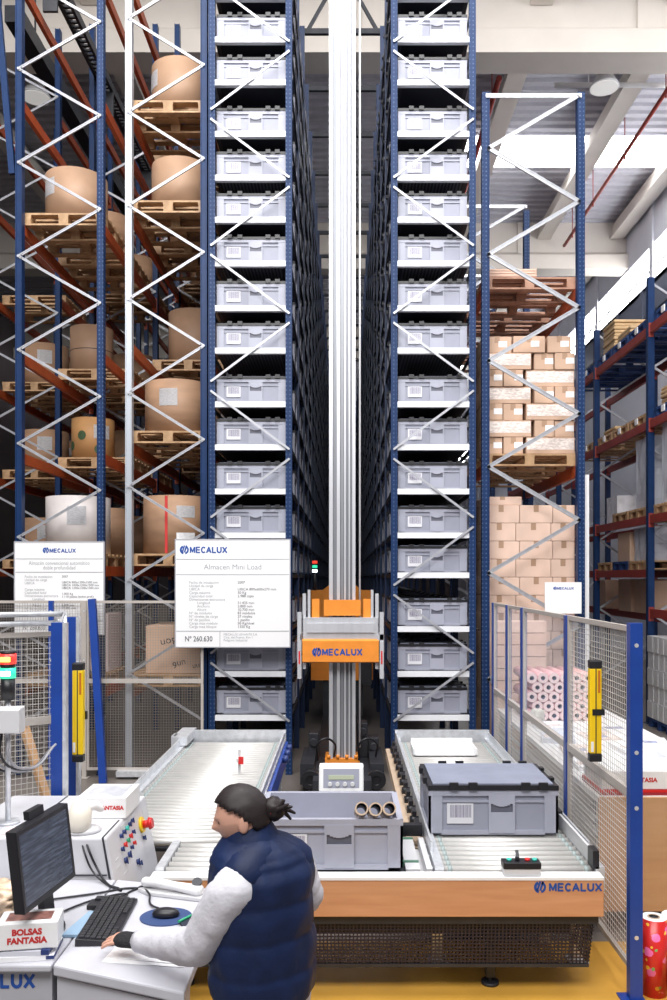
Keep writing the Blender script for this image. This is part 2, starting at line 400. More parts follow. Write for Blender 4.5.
GLYPH = {'M': ([[(0, 0), (0, 1)], [(0.03, 1), (0.52, 0.12), (1.01, 1)], [(1.04, 1), (1.04, 0)]], 1.04), 'E': ([[(0.78, 1), (0, 1), (0, 0), (0.78, 0)], [(0, 0.5), (0.7, 0.5)]], 0.78),
         'A': ([[(0, 0), (0.5, 1), (1.0, 0)], [(0.22, 0.3), (0.78, 0.3)]], 1.0), 'L': ([[(0, 1), (0, 0), (0.72, 0)]], 0.72), 'X': ([[(0, 0), (0.92, 1)], [(0, 1), (0.92, 0)]], 0.92),
         'C': ([[(0.5 + 0.46 * math.cos(a), 0.5 + 0.5 * math.sin(a)) for a in [0.85 + k * 4.58 / 12 for k in range(13)]]], 0.86),
         'U': ([[(0, 1), (0, 0.4)] + [(0.45 - 0.45 * math.cos(a), 0.4 - 0.4 * math.sin(a)) for a in [k * PI / 8 for k in range(1, 8)]] + [(0.9, 0.4), (0.9, 1)]], 0.9)}
def block_word(word, x, z, width, h, y, m, parent):
    """heavy wide capitals made of straight strokes; x is the left edge, z the middle"""
    sw = 0.21; gap = 0.24; hh = h * (1 - sw)
    nseg = 0
    total = sum(GLYPH[c][1] for c in word) + gap * (len(word) - 1) + sw * len(word)
    k = width / total; bm = B(); cx_ = sw / 2
    for c in word:
        for st in GLYPH[c][0]:
            P = [Vector((x + (cx_ + px) * k, y - 0.001, z - hh / 2 + pz * hh)) for px, pz in st]
            for a, b_ in zip(P, P[1:]):
                d = (b_ - a).normalized() * sw * k * 0.42
                nseg += 1; e = Vector((0, -0.00012 * (nseg % 7), 0))
                bar(bm, a - d + e, b_ + d + e, sw * h * 0.98, 0.002, up=(0, 1, 0))
        cx_ += GLYPH[c][1] + gap + sw
    return obj('maker_lettering', bm, m, parent)
def emblem(name, cx, cz, r, y, m, parent, depth=0.0015):
    """round maker's mark: a disc cut by two slanted bars"""
    bm = B()
    n = 28
    def arc(a0, a1, ri, ro):
        k = 10
        for i in range(k):
            t0, t1 = a0 + (a1 - a0) * i / k, a0 + (a1 - a0) * (i + 1) / k
            hexa(bm, [(cx + ri*math.cos(t0), y, cz + ri*math.sin(t0)), (cx + ro*math.cos(t0), y, cz + ro*math.sin(t0)), (cx + ro*math.cos(t1), y, cz + ro*math.sin(t1)), (cx + ri*math.cos(t1), y, cz + ri*math.sin(t1)),
                      (cx + ri*math.cos(t0), y - depth, cz + ri*math.sin(t0)), (cx + ro*math.cos(t0), y - depth, cz + ro*math.sin(t0)), (cx + ro*math.cos(t1), y - depth, cz + ro*math.sin(t1)), (cx + ri*math.cos(t1), y - depth, cz + ri*math.sin(t1))])
    arc(PI * 0.62, PI * 1.42, r * 0.55, r); arc(-PI * 0.42, PI * 0.38, r * 0.62, r)
    for x0, x1 in ((-0.45, 0.05), (0.05, 0.5)):
        bar(bm, (cx + x0 * r, y - depth / 2, cz - r * 0.55), (cx + x1 * r, y - depth / 2, cz + r * 0.95), r * 0.34, depth, up=(0, 1, 0))
    return obj(name, bm, m, parent)

# ================================================================== SETTING
bm = B(); bx(bm, -14, 8.6, -3, 66, -0.2, 0.0); struct('floor', bm, m_floor)
bm = B(); bx(bm, -1.75, 2.55, 3.6, 5.25, 0.0, 0.003); o = struct('floor_yellow_zone', bm, m_floory)
bm = B(); bx(bm, 8.5, 8.7, 6, 66, 0, 10.2); bx(bm, 8.5, 8.7, 6, 66, 11.5, 13.2)
for y in range(8, 66, 5):
    bx(bm, 8.44, 8.7, y - 0.12, y + 0.12, 0, 13.0)
struct('wall_right', bm, m_wall)
bm = B(); bx(bm, 8.58, 8.66, 6, 66, 10.2, 11.5); o = struct('window_1', bm, m_skylight)
bm = B()
for y in range(7, 66, 2):
    bx(bm, 8.52, 8.6, y - 0.04, y + 0.04, 10.2, 11.5)
bx(bm, 8.5, 8.62, 6, 66, 10.8, 10.86); bx(bm, 8.44, 8.6, 6, 66, 10.12, 10.2)
struct('window_1_frame', bm, m_white)
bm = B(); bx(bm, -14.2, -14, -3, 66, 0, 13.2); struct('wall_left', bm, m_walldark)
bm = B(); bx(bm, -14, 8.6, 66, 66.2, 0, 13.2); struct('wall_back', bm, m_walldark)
# corrugated roof sheet, ribs across the hall
bm = B()
y = 8.7; prof = []
while y < 66:
    prof += [(y, 13.0), (y + 0.14, 13.0), (y + 0.18, 13.06), (y + 0.27, 13.06)]; y += 0.31
va = [bm.verts.new((-14, a, b_)) for a, b_ in prof]; vb = [bm.verts.new((8.6, a, b_)) for a, b_ in prof]
for i in range(len(prof) - 1):
    bm.faces.new([va[i], vb[i], vb[i+1], va[i+1]])
struct('ceiling', bm, m_roof)
bm = B(); bx(bm, 1.9, 8.4, 20.2, 21.6, 12.93, 12.985); struct('window_2', bm, m_skylight)
bm = B(); bx(bm, 1.9, 8.4, 40, 42.2, 12.93, 12.985); struct('window_3', bm, m_skylight)
# concrete girders
def girder(name, y, z0):
    bm = B()
    bx(bm, -14, 8.5, y - 0.32, y + 0.32, z0, z0 + 0.42)
    hexa(bm, [(-14, y - 0.32, z0 + 0.42), (8.5, y - 0.32, z0 + 0.42), (8.5, y + 0.32, z0 + 0.42), (-14, y + 0.32, z0 + 0.42),
              (-14, y - 0.12, z0 + 0.56), (8.5, y - 0.12, z0 + 0.56), (8.5, y + 0.12, z0 + 0.56), (-14, y + 0.12, z0 + 0.56)])
    bx(bm, -14, 8.5, y - 0.12, y + 0.12, z0 + 0.56, 13.0)
    for x in (-8, -2.5, 0.4, 5.3):
        bx(bm, x - 0.09, x + 0.09, y - 0.17, y - 0.12, z0 + 0.5, 13.0)
    struct(name, bm, m_concrete)
girder('beam_front', 15.0, 11.55); girder('beam_middle', 25.3, 11.55); girder('beam_rear', 35.5, 11.55)
for i, x in enumerate((3.5, 6.0, 8.2, -1.5, -4.5, -8.0)):
    bm = B()
    for ya, yb in ((8.8, 14.85), (15.13, 25.17), (25.43, 35.37), (35.63, 66)):
        bx(bm, x - 0.13, x + 0.13, ya, yb, 12.6, 12.92); bx(bm, x - 0.2, x + 0.2, ya, yb, 12.5, 12.6)
    struct('trim_%d' % (i + 1), bm, m_concrete)
# fire pipes along the roof
bm = B(); cyl(bm, (6.55, 15.4, 12.2), (6.55, 24.9, 12.2), 0.045, 10)
for y in (17, 19.5, 22, 24):
    cyl(bm, (6.55, y, 12.2), (6.55, y, 13.05), 0.012, 6); cyl(bm, (6.55, y, 12.08), (6.55, y, 12.2), 0.02, 6)
tag(obj('sprinkler_pipe', bm, m_redbeam), 'thin red sprinkler pipe under the right part of the roof', 'pipe')
bm = B(); cyl(bm, (3.0, 16.2, 12.0), (3.0, 24.9, 12.0), 0.06, 10)
for y in (17, 20, 23): cyl(bm, (3.0, y, 12.0), (3.0, y, 13.05), 0.012, 6)
tag(obj('sprinkler_pipe', bm, m_redbeam), 'thicker red pipe beside the grey bin rack top', 'pipe')
bm = B(); cyl(bm, (4.3, 17.1, 12.4), (8.4, 17.1, 12.4), 0.05, 10)
for x in (5, 7.5): cyl(bm, (x, 17.1, 12.4), (x, 17.1, 13.0), 0.012, 6)
tag(obj('roof_pipe', bm, m_white), 'white pipe crossing under the roof on the right', 'pipe')

def bay_lamp(x, y, z, label):
    t = thing('ceiling_lamp', label, 'lamp', (x, y, z), 'round high bay lamps')
    bm = B(); rings = []
    for r, h in ((0.07, 0.36), (0.12, 0.30), (0.2, 0.14), (0.27, 0.03), (0.28, 0.0)):
        rings.append([(r * math.cos(2*PI*i/24), r * math.sin(2*PI*i/24), h) for i in range(24)])
    loft(bm, rings); obj('reflector', bm, m_lgrey, t, local=True)
    bm = B(); cyl(bm, (0, 0, -0.012), (0, 0, -0.002), 0.26, 24); obj('glass', bm, m_lampglow, t, local=True)
    bm = B(); cyl(bm, (0, 0, 0.36), (0, 0, 0.62), 0.1, 16); cyl(bm, (0, 0, 0.62), (0, 0, 12.95 - z), 0.012, 6); obj('ballast', bm, m_dark, t, local=True)
bay_lamp(4.9, 15.75, 11.55, 'round glass high bay lamp hanging under the roof on the right')
bay_lamp(-5.9, 15.9, 11.45, 'round high bay lamp in the dark roof above the left racks')
bm = B(); bx(bm, 8.05, 8.44, 12, 64, 9.95, 10.08); bx(bm, 8.05, 8.12, 12, 64, 9.2, 10.08); bx(bm, 8.05, 8.44, 12, 64, 9.15, 9.25)
for k in range(26): bx(bm, 8.03, 8.06, 12.5 + k * 2, 12.7 + k * 2, 9.2, 10.05)
tag(obj('steel_channel', bm, mat('grey_blue_steel', (0.13, 0.15, 0.21), 0.45, 0.2)), 'long grey steel channel under the windows of right wall', 'channel')
bm = B(); bx(bm, 8.1, 8.4, 22.7, 23.1, 8.3, 9.0); bx(bm, 8.18, 8.44, 22.8, 23.0, 9.0, 9.14); cyl(bm, (8.25, 22.9, 8.15), (8.25, 22.9, 8.3), 0.16, 14)
tag(obj('wall_heater', bm, m_white), 'white unit fixed high on the right wall below windows', 'heater')

# ================================================================== BINS
BW, BD, BH = 0.81, 0.60, 0.28
def bin_body(open_=False):
    bm = B(); w, d, h = BW / 2, BD / 2, BH; q = 0.014
    if open_:
        t = 0.018
        bx(bm, -w + q, w - q, -d + q, -d + q + t, 0, h); bx(bm, -w + q, w - q, d - q - t, d - q, 0, h)
        bx(bm, -w + q, -w + q + t, -d + q + t, d - q - t, 0, h); bx(bm, w - q - t, w - q, -d + q + t, d - q - t, 0, h)
        bx(bm, -w + q, w - q, -d + q, d - q, 0, 0.015)
    else:
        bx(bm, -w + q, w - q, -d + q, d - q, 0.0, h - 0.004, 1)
    def ribs(sgn, W, D, along):
        def box(a0, a1, z0, z1, dep=q, mi=0):
            lo, hi = (D - q, D - q + dep) if sgn > 0 else (-(D - q + dep), -(D - q))
            if along == 'X': bx(bm, a0, a1, lo, hi, z0, z1, mi)
            else: bx(bm, lo, hi, a0, a1, z0, z1, mi)
        box(-W, -W + 0.085, 0.012, h - 0.002); box(W - 0.085, W, 0.012, h - 0.002)
        box(-W, W, h - 0.035, h, q + 0.002); box(-W + 0.08, W - 0.08, h - 0.078, h - 0.066, q - 0.004)
        box(-W + 0.08, W - 0.08, 0.0, 0.028, q - 0.003)
    for s in (1, -1):
        ribs(s, w, d, 'X'); ribs(s, d, w, 'Y')
    # front grip plate, with an arched lip over the slot
    x0, x1 = -0.03, 0.135
    for s in (-1, 1):
        y0, y1 = (-d - 0.004, -d + q) if s < 0 else (d - q, d + 0.004)
        bx(bm, x0, x1, y0, y1, 0.012, 0.14); bx(bm, x0, x0 + 0.014, y0, y1, 0.14, h - 0.03); bx(bm, x1 - 0.014, x1, y0, y1, 0.14, h - 0.03)
        n = 8
        for i in range(n):
            a0, a1 = x0 + 0.014 + (x1 - x0 - 0.028) * i / n, x0 + 0.014 + (x1 - x0 - 0.028) * (i + 1) / n
            t = ((i + 0.5) / n - 0.5) * 2
            bx(bm, a0, a1, y0, y1, 0.178 + 0.022 * t * t, h - 0.03)
    return bm
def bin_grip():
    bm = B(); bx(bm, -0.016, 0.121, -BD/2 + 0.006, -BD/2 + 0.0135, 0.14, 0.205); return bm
def bin_label():
    bm = B(); bx(bm, -0.29, -0.125, -BD/2 + 0.004, -BD/2 + 0.0135, 0.07, 0.195); return bm
def bin_lid(solid_dark=False):
    bm = B(); w, d = BW/2 + 0.003, BD/2 + 0.008; z = BH
    bx(bm, -w, w, -d, d, z, z + 0.03, 0)
    bx(bm, -w + 0.03, w - 0.03, -d + 0.025, d - 0.025, z + 0.03, z + 0.038, 1)
    for x in (-0.25, -0.13, 0.2, 0.31):
        for s in (-1, 1):
            bx(bm, x - 0.028, x + 0.028, s * d - 0.015, s * d + 0.006, z + 0.006, z + 0.05, 0)
    for y in (-0.15, 0.12):
        for s in (-1, 1): bx(bm, s * w - 0.02, s * w + 0.004, y - 0.03, y + 0.03, z + 0.01, z + 0.048, 0)
    return bm
GB = 'lidded grey bins in the aisle racks'
def make_bin(loc, label, grp=GB, lid=True):
    t = thing('storage_bin', label, 'bin', loc, grp)
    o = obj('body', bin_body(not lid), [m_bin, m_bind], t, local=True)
    obj('grip', bin_grip(), m_gripgrey, t, local=True)
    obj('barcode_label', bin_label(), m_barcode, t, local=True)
    if lid:
        obj('lid', bin_lid(), [m_black, m_lidtop], t, local=True)
    return t
LEV = [0.626, 1.137, 1.66, 2.288, 2.753, 3.265, 3.78, 4.28, 4.905, 5.4, 5.92, 6.43, 6.92, 7.43, 8.03, 8.53, 9.03, 9.53]
YT = 9.69; BAY = 1.5; NB = 30; ZTOP = 10.7
TOW = {'left': (-1.59, -0.616), 'right': (0.535, 1.523)}

def tower(side):
    x0, x1 = TOW[side]; uw = 0.075
    t = thing('bin_rack', 'tall blue racking of grey bins on the %s of the crane aisle' % side, 'rack', ((x0 + x1) / 2, YT, 0), 'mini load racks beside the crane')
    far = B()
    for k in range(NB + 1):
        y = YT + k * BAY
        for xa in (x0, x1 - uw):
            if k < 8:
                bm = B(); bx(bm, xa, xa + 0.012, y, y + 0.07, 0, ZTOP); bx(bm, xa + uw - 0.012, xa + uw, y, y + 0.07, 0, ZTOP); bx(bm, xa + 0.01, xa + uw - 0.01, y + 0.004, y + 0.02, 0, ZTOP)
                bx(bm, xa, xa + uw, y - 0.01, y + 0.1, 0, 0.008)
                obj('upright', bm, m_blue_dots if k == 0 else m_blueshade, t)
            else: bx(far, xa, xa + uw, y, y + 0.07, 0, ZTOP)
        if k < 8 and k > 0:
            bm = B(); bx(bm, x0, x1, y + 0.02, y + 0.06, ZTOP - 0.1, ZTOP); obj('top_tie', bm, m_blue, t)
    o = obj('rear_uprights', far, m_blueshade, t); o['kind'] = 'stuff'
    for z in LEV:
        bm = B(); bx(bm, x0 + uw, x1 - uw, YT + 0.012, YT + 0.045, z, z + 0.065)
        bx(bm, x0 + uw, x1 - uw, YT + 0.045, YT + 0.07, z, z + 0.012)
        obj('shelf_rail', bm, m_rail, t)
        bm = B()
        for xs in ((x0 + uw, x0 + uw + 0.05), (x1 - uw - 0.05, x1 - uw)):
            bx(bm, xs[0], xs[1], YT + 0.07, YT + NB * BAY, z + 0.025, z + 0.06)
        bx(bm, x0 + 0.01, x0 + 0.03, YT + 0.1, YT + NB*BAY, z, z + 0.05); bx(bm, x1 - 0.03, x1 - 0.01, YT + 0.1, YT + NB*BAY, z, z + 0.05)
        obj('runner', bm, m_dark, t)
        bm = B(); bx(bm, x0 + uw + 0.05, x1 - uw - 0.05, YT + 0.07, YT + NB * BAY, z + 0.01, z + 0.03)
        obj('shelf_tray', bm, m_traymesh, t)
    # zigzag braces on the front
    P = 1.58
    zr0 = 2.3 + (577 - 590) / 86.0
    nodes = []
    k = -2
    xi, xo = (x1 - uw / 2, x0 + uw / 2) if side == 'left' else (x0 + uw / 2, x1 - uw / 2)
    for k in range(-1, 6):
        zc = zr0 + k * P
        for za, zb in (((xi, zc + 0.06), (xo, zc + P / 2 - 0.06)), ((xo, zc + P / 2 + 0.06), (xi, zc + P - 0.06))):
            p, q = za, zb
            if q[1] < 0.15 or p[1] > ZTOP: continue
            if p[1] < 0.1:
                continue
            bm = B(); bar(bm, (p[0], YT - 0.012, p[1]), (q[0], YT - 0.012, q[1]), 0.008, 0.026)
            bar(bm, (p[0], YT + 0.0, p[1]), (q[0], YT + 0.0, q[1]), 0.02, 0.008)
            for e in (p, q): cyl(bm, (e[0], YT - 0.02, e[1]), (e[0], YT - 0.004, e[1]), 0.014, 8)
            obj('diagonal_brace', bm, m_brace, t)
    return t
tower('left'); tower('right')
# tie frames over the crane aisle
bm = B(); 
tt = thing('aisle_ties', 'dark cross ties joining the two rack tops over the aisle', 'ties', (-0.04, YT + BAY, ZTOP))
for k in range(2, 16):
    y = YT + k * BAY + 0.15
    bm = B(); bx(bm, -0.62, 0.54, y, y + 0.06, ZTOP - 0.02, ZTOP + 0.06)
    if k == 2:
        bar(bm, (-0.6, y + 0.03, ZTOP - 0.0), (-0.25, y + 0.03, ZTOP + 0.62), 0.04, 0.05); bar(bm, (0.52, y + 0.03, ZTOP), (0.17, y + 0.03, ZTOP + 0.62), 0.04, 0.05)
    obj('cross_tie', bm, m_dark, tt)

cx = {s: (a + b_) / 2 for s, (a, b_) in TOW.items()}
proto = None; plain = None
bmid = B()
tmpb = bin_body(); 
me_tmp = bpy.data.meshes.new('tmp'); tmpb.to_mesh(me_tmp); tmpb.free(); bmid.from_mesh(me_tmp)
tmpl = bin_lid()
for f in tmpl.faces: f.material_index += 2
tmpl.to_mesh(me_tmp); tmpl.free(); bmid.from_mesh(me_tmp); bpy.data.meshes.remove(me_tmp)
COLS_SEEN = 7
far = B()
for side in ('left', 'right'):
    for li, z in enumerate(LEV):
        zb = z + 0.066
        lvl = '%s level up' % ORD[li] if li else 'lowest level'
        loc = (cx[side], YT + 0.40, zb)
        lab = 'grey bin at the near end of the %s aisle rack, %s' % (side, lvl)
        if proto is None: proto = make_bin(loc, lab)
        else: dup(proto, loc, lab)
        for c in range(1, COLS_SEEN + 1):
            loc = (cx[side] + (0.06 if side == 'left' else -0.06), YT + 0.40 + 0.75 * c, zb)
            lab = 'grey bin inside the %s aisle rack, %s, %s behind the front bin' % (side, lvl, NTH[c - 1])
            if plain is None:
                plain = tag(obj('storage_bin', bmid, [m_bin, m_bind, m_black, m_lidtop], None, local=True), lab, 'bin', GB); plain.location = loc
            else:
                q = plain.copy(); COL.objects.link(q); q.location = loc; q['label'] = lab
        for c in range(COLS_SEEN + 1, NB * 2 - 1):
            y = YT + 0.40 + 0.75 * c
            bx(far, cx[side] - BW/2, cx[side] + BW/2, y - 0.3, y + 0.3, zb, zb + 0.28, 0); bx(far, cx[side] - BW/2, cx[side] + BW/2, y - 0.31, y + 0.31, zb + 0.282, zb + 0.318, 1)
o = obj('distant_storage_bins', far, [m_bin, m_black]); o['kind'] = 'stuff'
tag(o, 'many grey bins receding deep into both aisle racks', 'bins', GB)

# ================================================================== STACKER CRANE
t = thing('stacker_crane', 'tall aluminium mast stacker crane with orange carriage in the aisle', 'crane', (-0.035, 9.25, 0))
bm = B(); X0 = -0.03
for a, b_, y0 in ((-0.145, -0.105, 9.17), (-0.06, -0.025, 9.19), (0.02, 0.04, 9.19), (0.07, 0.085, 9.2), (0.11, 0.145, 9.17)):
    bx(bm, X0 + a, X0 + b_, y0, 9.27, 0.3, 11.2, 0)
bx(bm, X0 - 0.14, X0 + 0.14, 9.25, 9.5, 0.3, 11.2, 1)
bx(bm, X0 - 0.012, X0 + 0.012, 9.215, 9.24, 0.3, 11.2, 1)
obj('mast', bm, [m_alu, m_alud], t)
bm = B(); bx(bm, X0 - 0.19, X0 + 0.19, 9.16, 9.54, 0.22, 0.3)
for x in (-0.15, -0.05, 0.05, 0.15): cyl(bm, (X0 + x, 9.17, 0.3), (X0 + x, 9.17, 0.34), 0.02, 8)
obj('mast_foot', bm, m_craneorange, t)
bm = B(); bx(bm, X0 - 0.3, X0 + 0.3, 8.5, 13.2, 0.1, 0.22); bx(bm, X0 - 0.3, X0 + 0.3, 12.55, 13.0, 0.2, 0.75); bx(bm, X0 - 0.45, X0 - 0.3, 8.9, 9.8, 0.08, 0.3); bx(bm, X0 + 0.3, X0 + 0.45, 8.9, 9.8, 0.08, 0.3); bx(bm, X0 - 0.05, X0 + 0.05, 8.3, 30, 0.0, 0.1)
obj('chassis', bm, m_dark, t)
for x in (-0.33, 0.36):
    bm = B(); ring_tube(bm, (X0 + x - 0.0, 8.72, 0.17), (X0 + x, 8.8, 0.17), 0.10, 0.05, 20, 0, 0); cyl(bm, (X0 + x, 8.74, 0.17), (X0 + x, 8.78, 0.17), 0.055, 12)
    obj('wheel', bm, m_black, t)
bm = B(); bx(bm, -0.51, 0.42, 12.5, 13.0, 0.75, 2.10)
for i in range(9):
    bx(bm, -0.48 + i * 0.038, -0.46 + i * 0.038, 12.49, 12.5, 0.8, 1.15)
prism(bm, [(-0.34, 2.10), (0.26, 2.10), (0.06, 2.25), (-0.15, 2.25)], 'Y', 12.5, 12.9)
cab = obj('electric_cabinet', bm, m_craneorange, t)
bm = B(); bx(bm, 0.21, 0.40, 12.42, 12.5, 0.7, 1.05); obj('control_screen', bm, m_dark, t)
# carriage
bm = B(); prism(bm, [(8.985, 1.385), (9.02, 1.372), (9.05, 1.372), (9.05, 1.63), (9.02, 1.63), (8.985, 1.61)], 'X', -0.46, 0.365)
c = obj('carriage_board', bm, m_craneorange, t)
block_word('MECALUX', -0.245, 1.49, 0.43, 0.075, 8.985, m_logoblue, t)
emblem('maker_logo', -0.305, 1.49, 0.05, 8.984, m_logoblue, t)
bm = B(); bx(bm, -0.45, 0.355, 9.02, 9.16, 1.63, 1.86); bx(bm, -0.41, 0.32, 9.0, 9.1, 1.70, 1.80)
obj('fork_table', bm, m_alu, t)
bm = B(); bx(bm, X0 - 0.20, X0 + 0.20, 9.06, 9.16, 1.88, 2.05); bx(bm, -0.36, -0.28, 9.1, 9.16, 1.86, 2.06); bx(bm, 0.2, 0.28, 9.1, 9.16, 1.86, 2.06); obj('carriage_bracket', bm, m_craneorange, t)
for s in (-1, 1):
    bm = B(); xs = -0.048 + s * 0.445
    bx(bm, xs - 0.022, xs + 0.022, 9.0, 9.05, 1.2, 1.92); bx(bm, xs - 0.018 - s*0.05, xs + 0.018 - s*0.05, 9.06, 9.1, 1.3, 2.12); bx(bm, xs - 0.014 - s*0.1, xs + 0.014 - s*0.1, 9.1, 9.14, 1.75, 2.16)
    bx(bm, xs - 0.02 - s*0.03, xs + 0.02, 9.0, 9.35, 1.62, 1.68)
    obj('side_frame', bm, m_alu, t)
    bm = B(); bx(bm, xs - 0.008, xs + 0.008, 8.995, 9.0, 1.36, 1.5); obj('red_marker', bm, m_red, t)
bm = B(); cyl(bm, (0.165, 9.3, 0.4), (0.165, 9.3, 11.0), 0.011, 8); obj('power_rail', bm, m_white, t)
bm = B(); cyl(bm, (-0.455, 12.55, 2.10), (-0.455, 12.55, 2.36), 0.024, 8); cyl(bm, (-0.455, 12.55, 2.36), (-0.455, 12.55, 2.54), 0.03, 12); sg = obj('signal_column', bm, m_dark, t)
for i, mm in enumerate((m_beacon_w, m_beacon_g, m_beacon_r)):
    bm = B(); cyl(bm, (-0.455, 12.55, 2.37 + i * 0.066), (-0.455, 12.55, 2.412 + i * 0.066), 0.038, 12)
    obj('signal_light', bm, mm, sg)
for x, h in ((-0.36, 0.5), (0.2, 0.62), (0.33, 0.45)):
    bm = B(); bx(bm, x - 0.06, x + 0.06, 9.6, 9.8, 0.22, h); cyl(bm, (x, 9.56, h - 0.1), (x, 9.6, h - 0.1), 0.05, 12); obj('motor', bm, m_dark, t, bevel=0.01)
for k, (xa, xb) in enumerate(((-0.3, -0.12), (0.15, 0.34))):
    cable('hose', [(xa, 9.1, 0.3), (xa + 0.05, 8.95, 0.55), (xb, 9.05, 0.5), (xb, 9.2, 0.32)], 0.012, m_black, t)

# ================================================================== PALLETS, ROLLS, CARTONS
def pallet_parts(t, W=1.0, D=0.8, m=None):
    """deck boards across, three runners of blocks, bottom boards"""
    m = m or m_pallet
    bm = B(); n = 6
    for i in range(n):
        a = -D/2 + i * (D - 0.11) / (n - 1)
        bx(bm, -W/2, W/2, a, a + 0.11, 0.122, 0.144)
    obj('top_deck', bm, m, t, local=True)
    for x in (-W/2, -0.06, W/2 - 0.12):
        bm = B(); bx(bm, x, x + 0.12, -D/2, D/2, 0.1, 0.122)
        for yb in (-D/2, -0.06, D/2 - 0.12): bx(bm, x + 0.005, x + 0.115, yb, yb + 0.12, 0.02, 0.1)
        obj('block_runner', bm, m, t, local=True)
    for yb in (-D/2, -0.05, D/2 - 0.1):
        bm = B(); bx(bm, -W/2, W/2, yb, yb + 0.1, 0.0, 0.02); obj('bottom_board', bm, m, t, local=True)
def make_pallet(loc, label, m=None, W=1.0, D=1.0, grp='wooden pallets on the racks'):
    loc = (loc[0], loc[1], loc[2] + 0.002)
    t = thing('pallet', label, 'pallet', loc, grp); pallet_parts(t, W, D, m); return t
PH = 0.148
def make_roll(loc, r, h, m, label, ang=-0.6, lab=True, tape=False, two=False):
    t = thing('paper_roll', label, 'paper roll', loc, 'paper rolls on pallets')
    bm = B(); n = 36
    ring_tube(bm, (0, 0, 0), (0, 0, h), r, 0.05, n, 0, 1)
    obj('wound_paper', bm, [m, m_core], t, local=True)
    if lab:
        bm = B(); k = 6; w = 0.16 / r
        for a0 in (([ang] if not tape else [ang, ])):
            A = []
            for i in range(k + 1):
                a = -PI/2 + a0 + (i / k - 0.5) * w * 1.4
                A.append((math.cos(a) * (r + 0.004), math.sin(a) * (r + 0.004)))
            for (xa, ya), (xb, yb) in zip(A, A[1:]):
                for z0, z1 in ((h * 0.5, h * 0.82),) if not tape else ((h * 0.62, h * 0.82),):
                    quad(bm, [(xa, ya, z0), (xb, yb, z0), (xb, yb, z1), (xa, ya, z1)])
        ret = bmesh.ops.solidify(bm, geom=bm.faces[:], thickness=0.002)
        obj('paper_label', bm, m_label, t, local=True)
    if tape:
        bm = B()
        for (xa, ya), (xb, yb) in zip(A, A[1:]): quad(bm, [(xa, ya, h * 0.2), (xb, yb, h * 0.2), (xb, yb, h * 0.36), (xa, ya, h * 0.36)])
        obj('paper_label', bm, m_label, t, local=True)
    if tape:
        bm = B(); a = -PI/2 - 0.1
        for q in (-0.04, 0.0):
            bx(bm, math.cos(a + q) * r - 0.008, math.cos(a + q) * r + 0.008, math.sin(a + q) * r - 0.006, math.sin(a + q) * r + 0.004, 0.01, h - 0.01)
        obj('red_stripe', bm, m_redtext, t, local=True)
    if two:
        bm = B(); ring_tube(bm, (0, 0, h * 0.5), (0, 0, h * 0.5 + 0.008), r + 0.003, r - 0.01, n, 0, 0); obj('seam', bm, m_dark, t, local=True)
    return t

# ---- left pallet racking
LV = [2.43, 3.83, 5.2, 6.55, 7.9]
LVX = {'A': [2.43, 3.75, 4.93, 6.45, 7.9], 'B': [2.43, 3.88, 5.05, 6.60, 7.78], 'C': LV}   # beam heights of the three racks
def frame_brace(t, xa, xb, y, z_first, pitch, ztop, first_left, m, w=0.032):
    k = 0; z = z_first; left = first_left
    while z < ztop:
        p = (xa if left else xb, z); z2 = z + pitch / 2; q = (xb if left else xa, z2)
        if p[1] > 0.02 and q[1] <= ztop:
            bm = B(); bar(bm, (p[0], y, p[1]), (q[0], y, q[1]), 0.02, w)
            bar(bm, (p[0], y - 0.012, p[1] + w/3), (q[0], y - 0.012, q[1] + w/3), 0.006, 0.01); cyl(bm, (q[0], y - 0.02, q[1]), (q[0], y, q[1]), 0.016, 8)
            obj('diagonal_brace', bm, m, t)
        z = z2; left = not left
def rack_upright(t, x, y, ztop, m, w=0.075, d=0.1):
    bm = B(); bx(bm, x - w/2, x - w/2 + 0.01, y, y + d, 0, ztop); bx(bm, x + w/2 - 0.01, x + w/2, y, y + d, 0, ztop); bx(bm, x - w/2 + 0.008, x + w/2 - 0.008, y + 0.012, y + 0.03, 0, ztop)
    bx(bm, x - w/2, x + w/2, y - 0.03, y + d + 0.03, 0, 0.01)
    return obj('upright', bm, m, t)
YF = 9.69; LBAY = 2.8
m_greyup = mat('pale_grey_upright', (0.42, 0.45, 0.50), 0.4, 0.3)
def left_rack(xa, xb, label, m_front, zphase, ybays, z0left, LV, first_y=YF, beams=True, extra=()):
    t = thing('pallet_rack', label, 'rack', ((xa + xb) / 2, first_y, 0), 'pallet racks left of the bin aisle')
    for k in range(ybays + 1):
        y = first_y + k * LBAY
        zt = 10.6
        rack_upright(t, xa, y, zt, m_front[0] if k == 0 else m_blue); rack_upright(t, xb, y, zt, m_front[1] if k == 0 else m_blue)
        if k < 4: frame_brace(t, xa, xb, y + 0.01, zphase, 1.09, zt if k == 0 else 9.1, z0left, m_brace, 0.029)
    for z in ([1.0] if first_y == YF else []) + LV + [9.3]:
        for x in (xa, xb):
            for k in range(ybays):
                y = first_y + k * LBAY
                xi = x
                bm = B(); bx(bm, xi - 0.025, xi + 0.025, y + 0.1, y + LBAY, z - 0.12, z)
                bx(bm, xi - 0.03, xi + 0.03, y + 0.1, y + 0.112, z - 0.19, z + 0.02); bx(bm, xi - 0.03, xi + 0.03, y + LBAY - 0.012, y + LBAY, z - 0.19, z + 0.02)
                obj('load_beam', bm, m_orange, t)
    return t
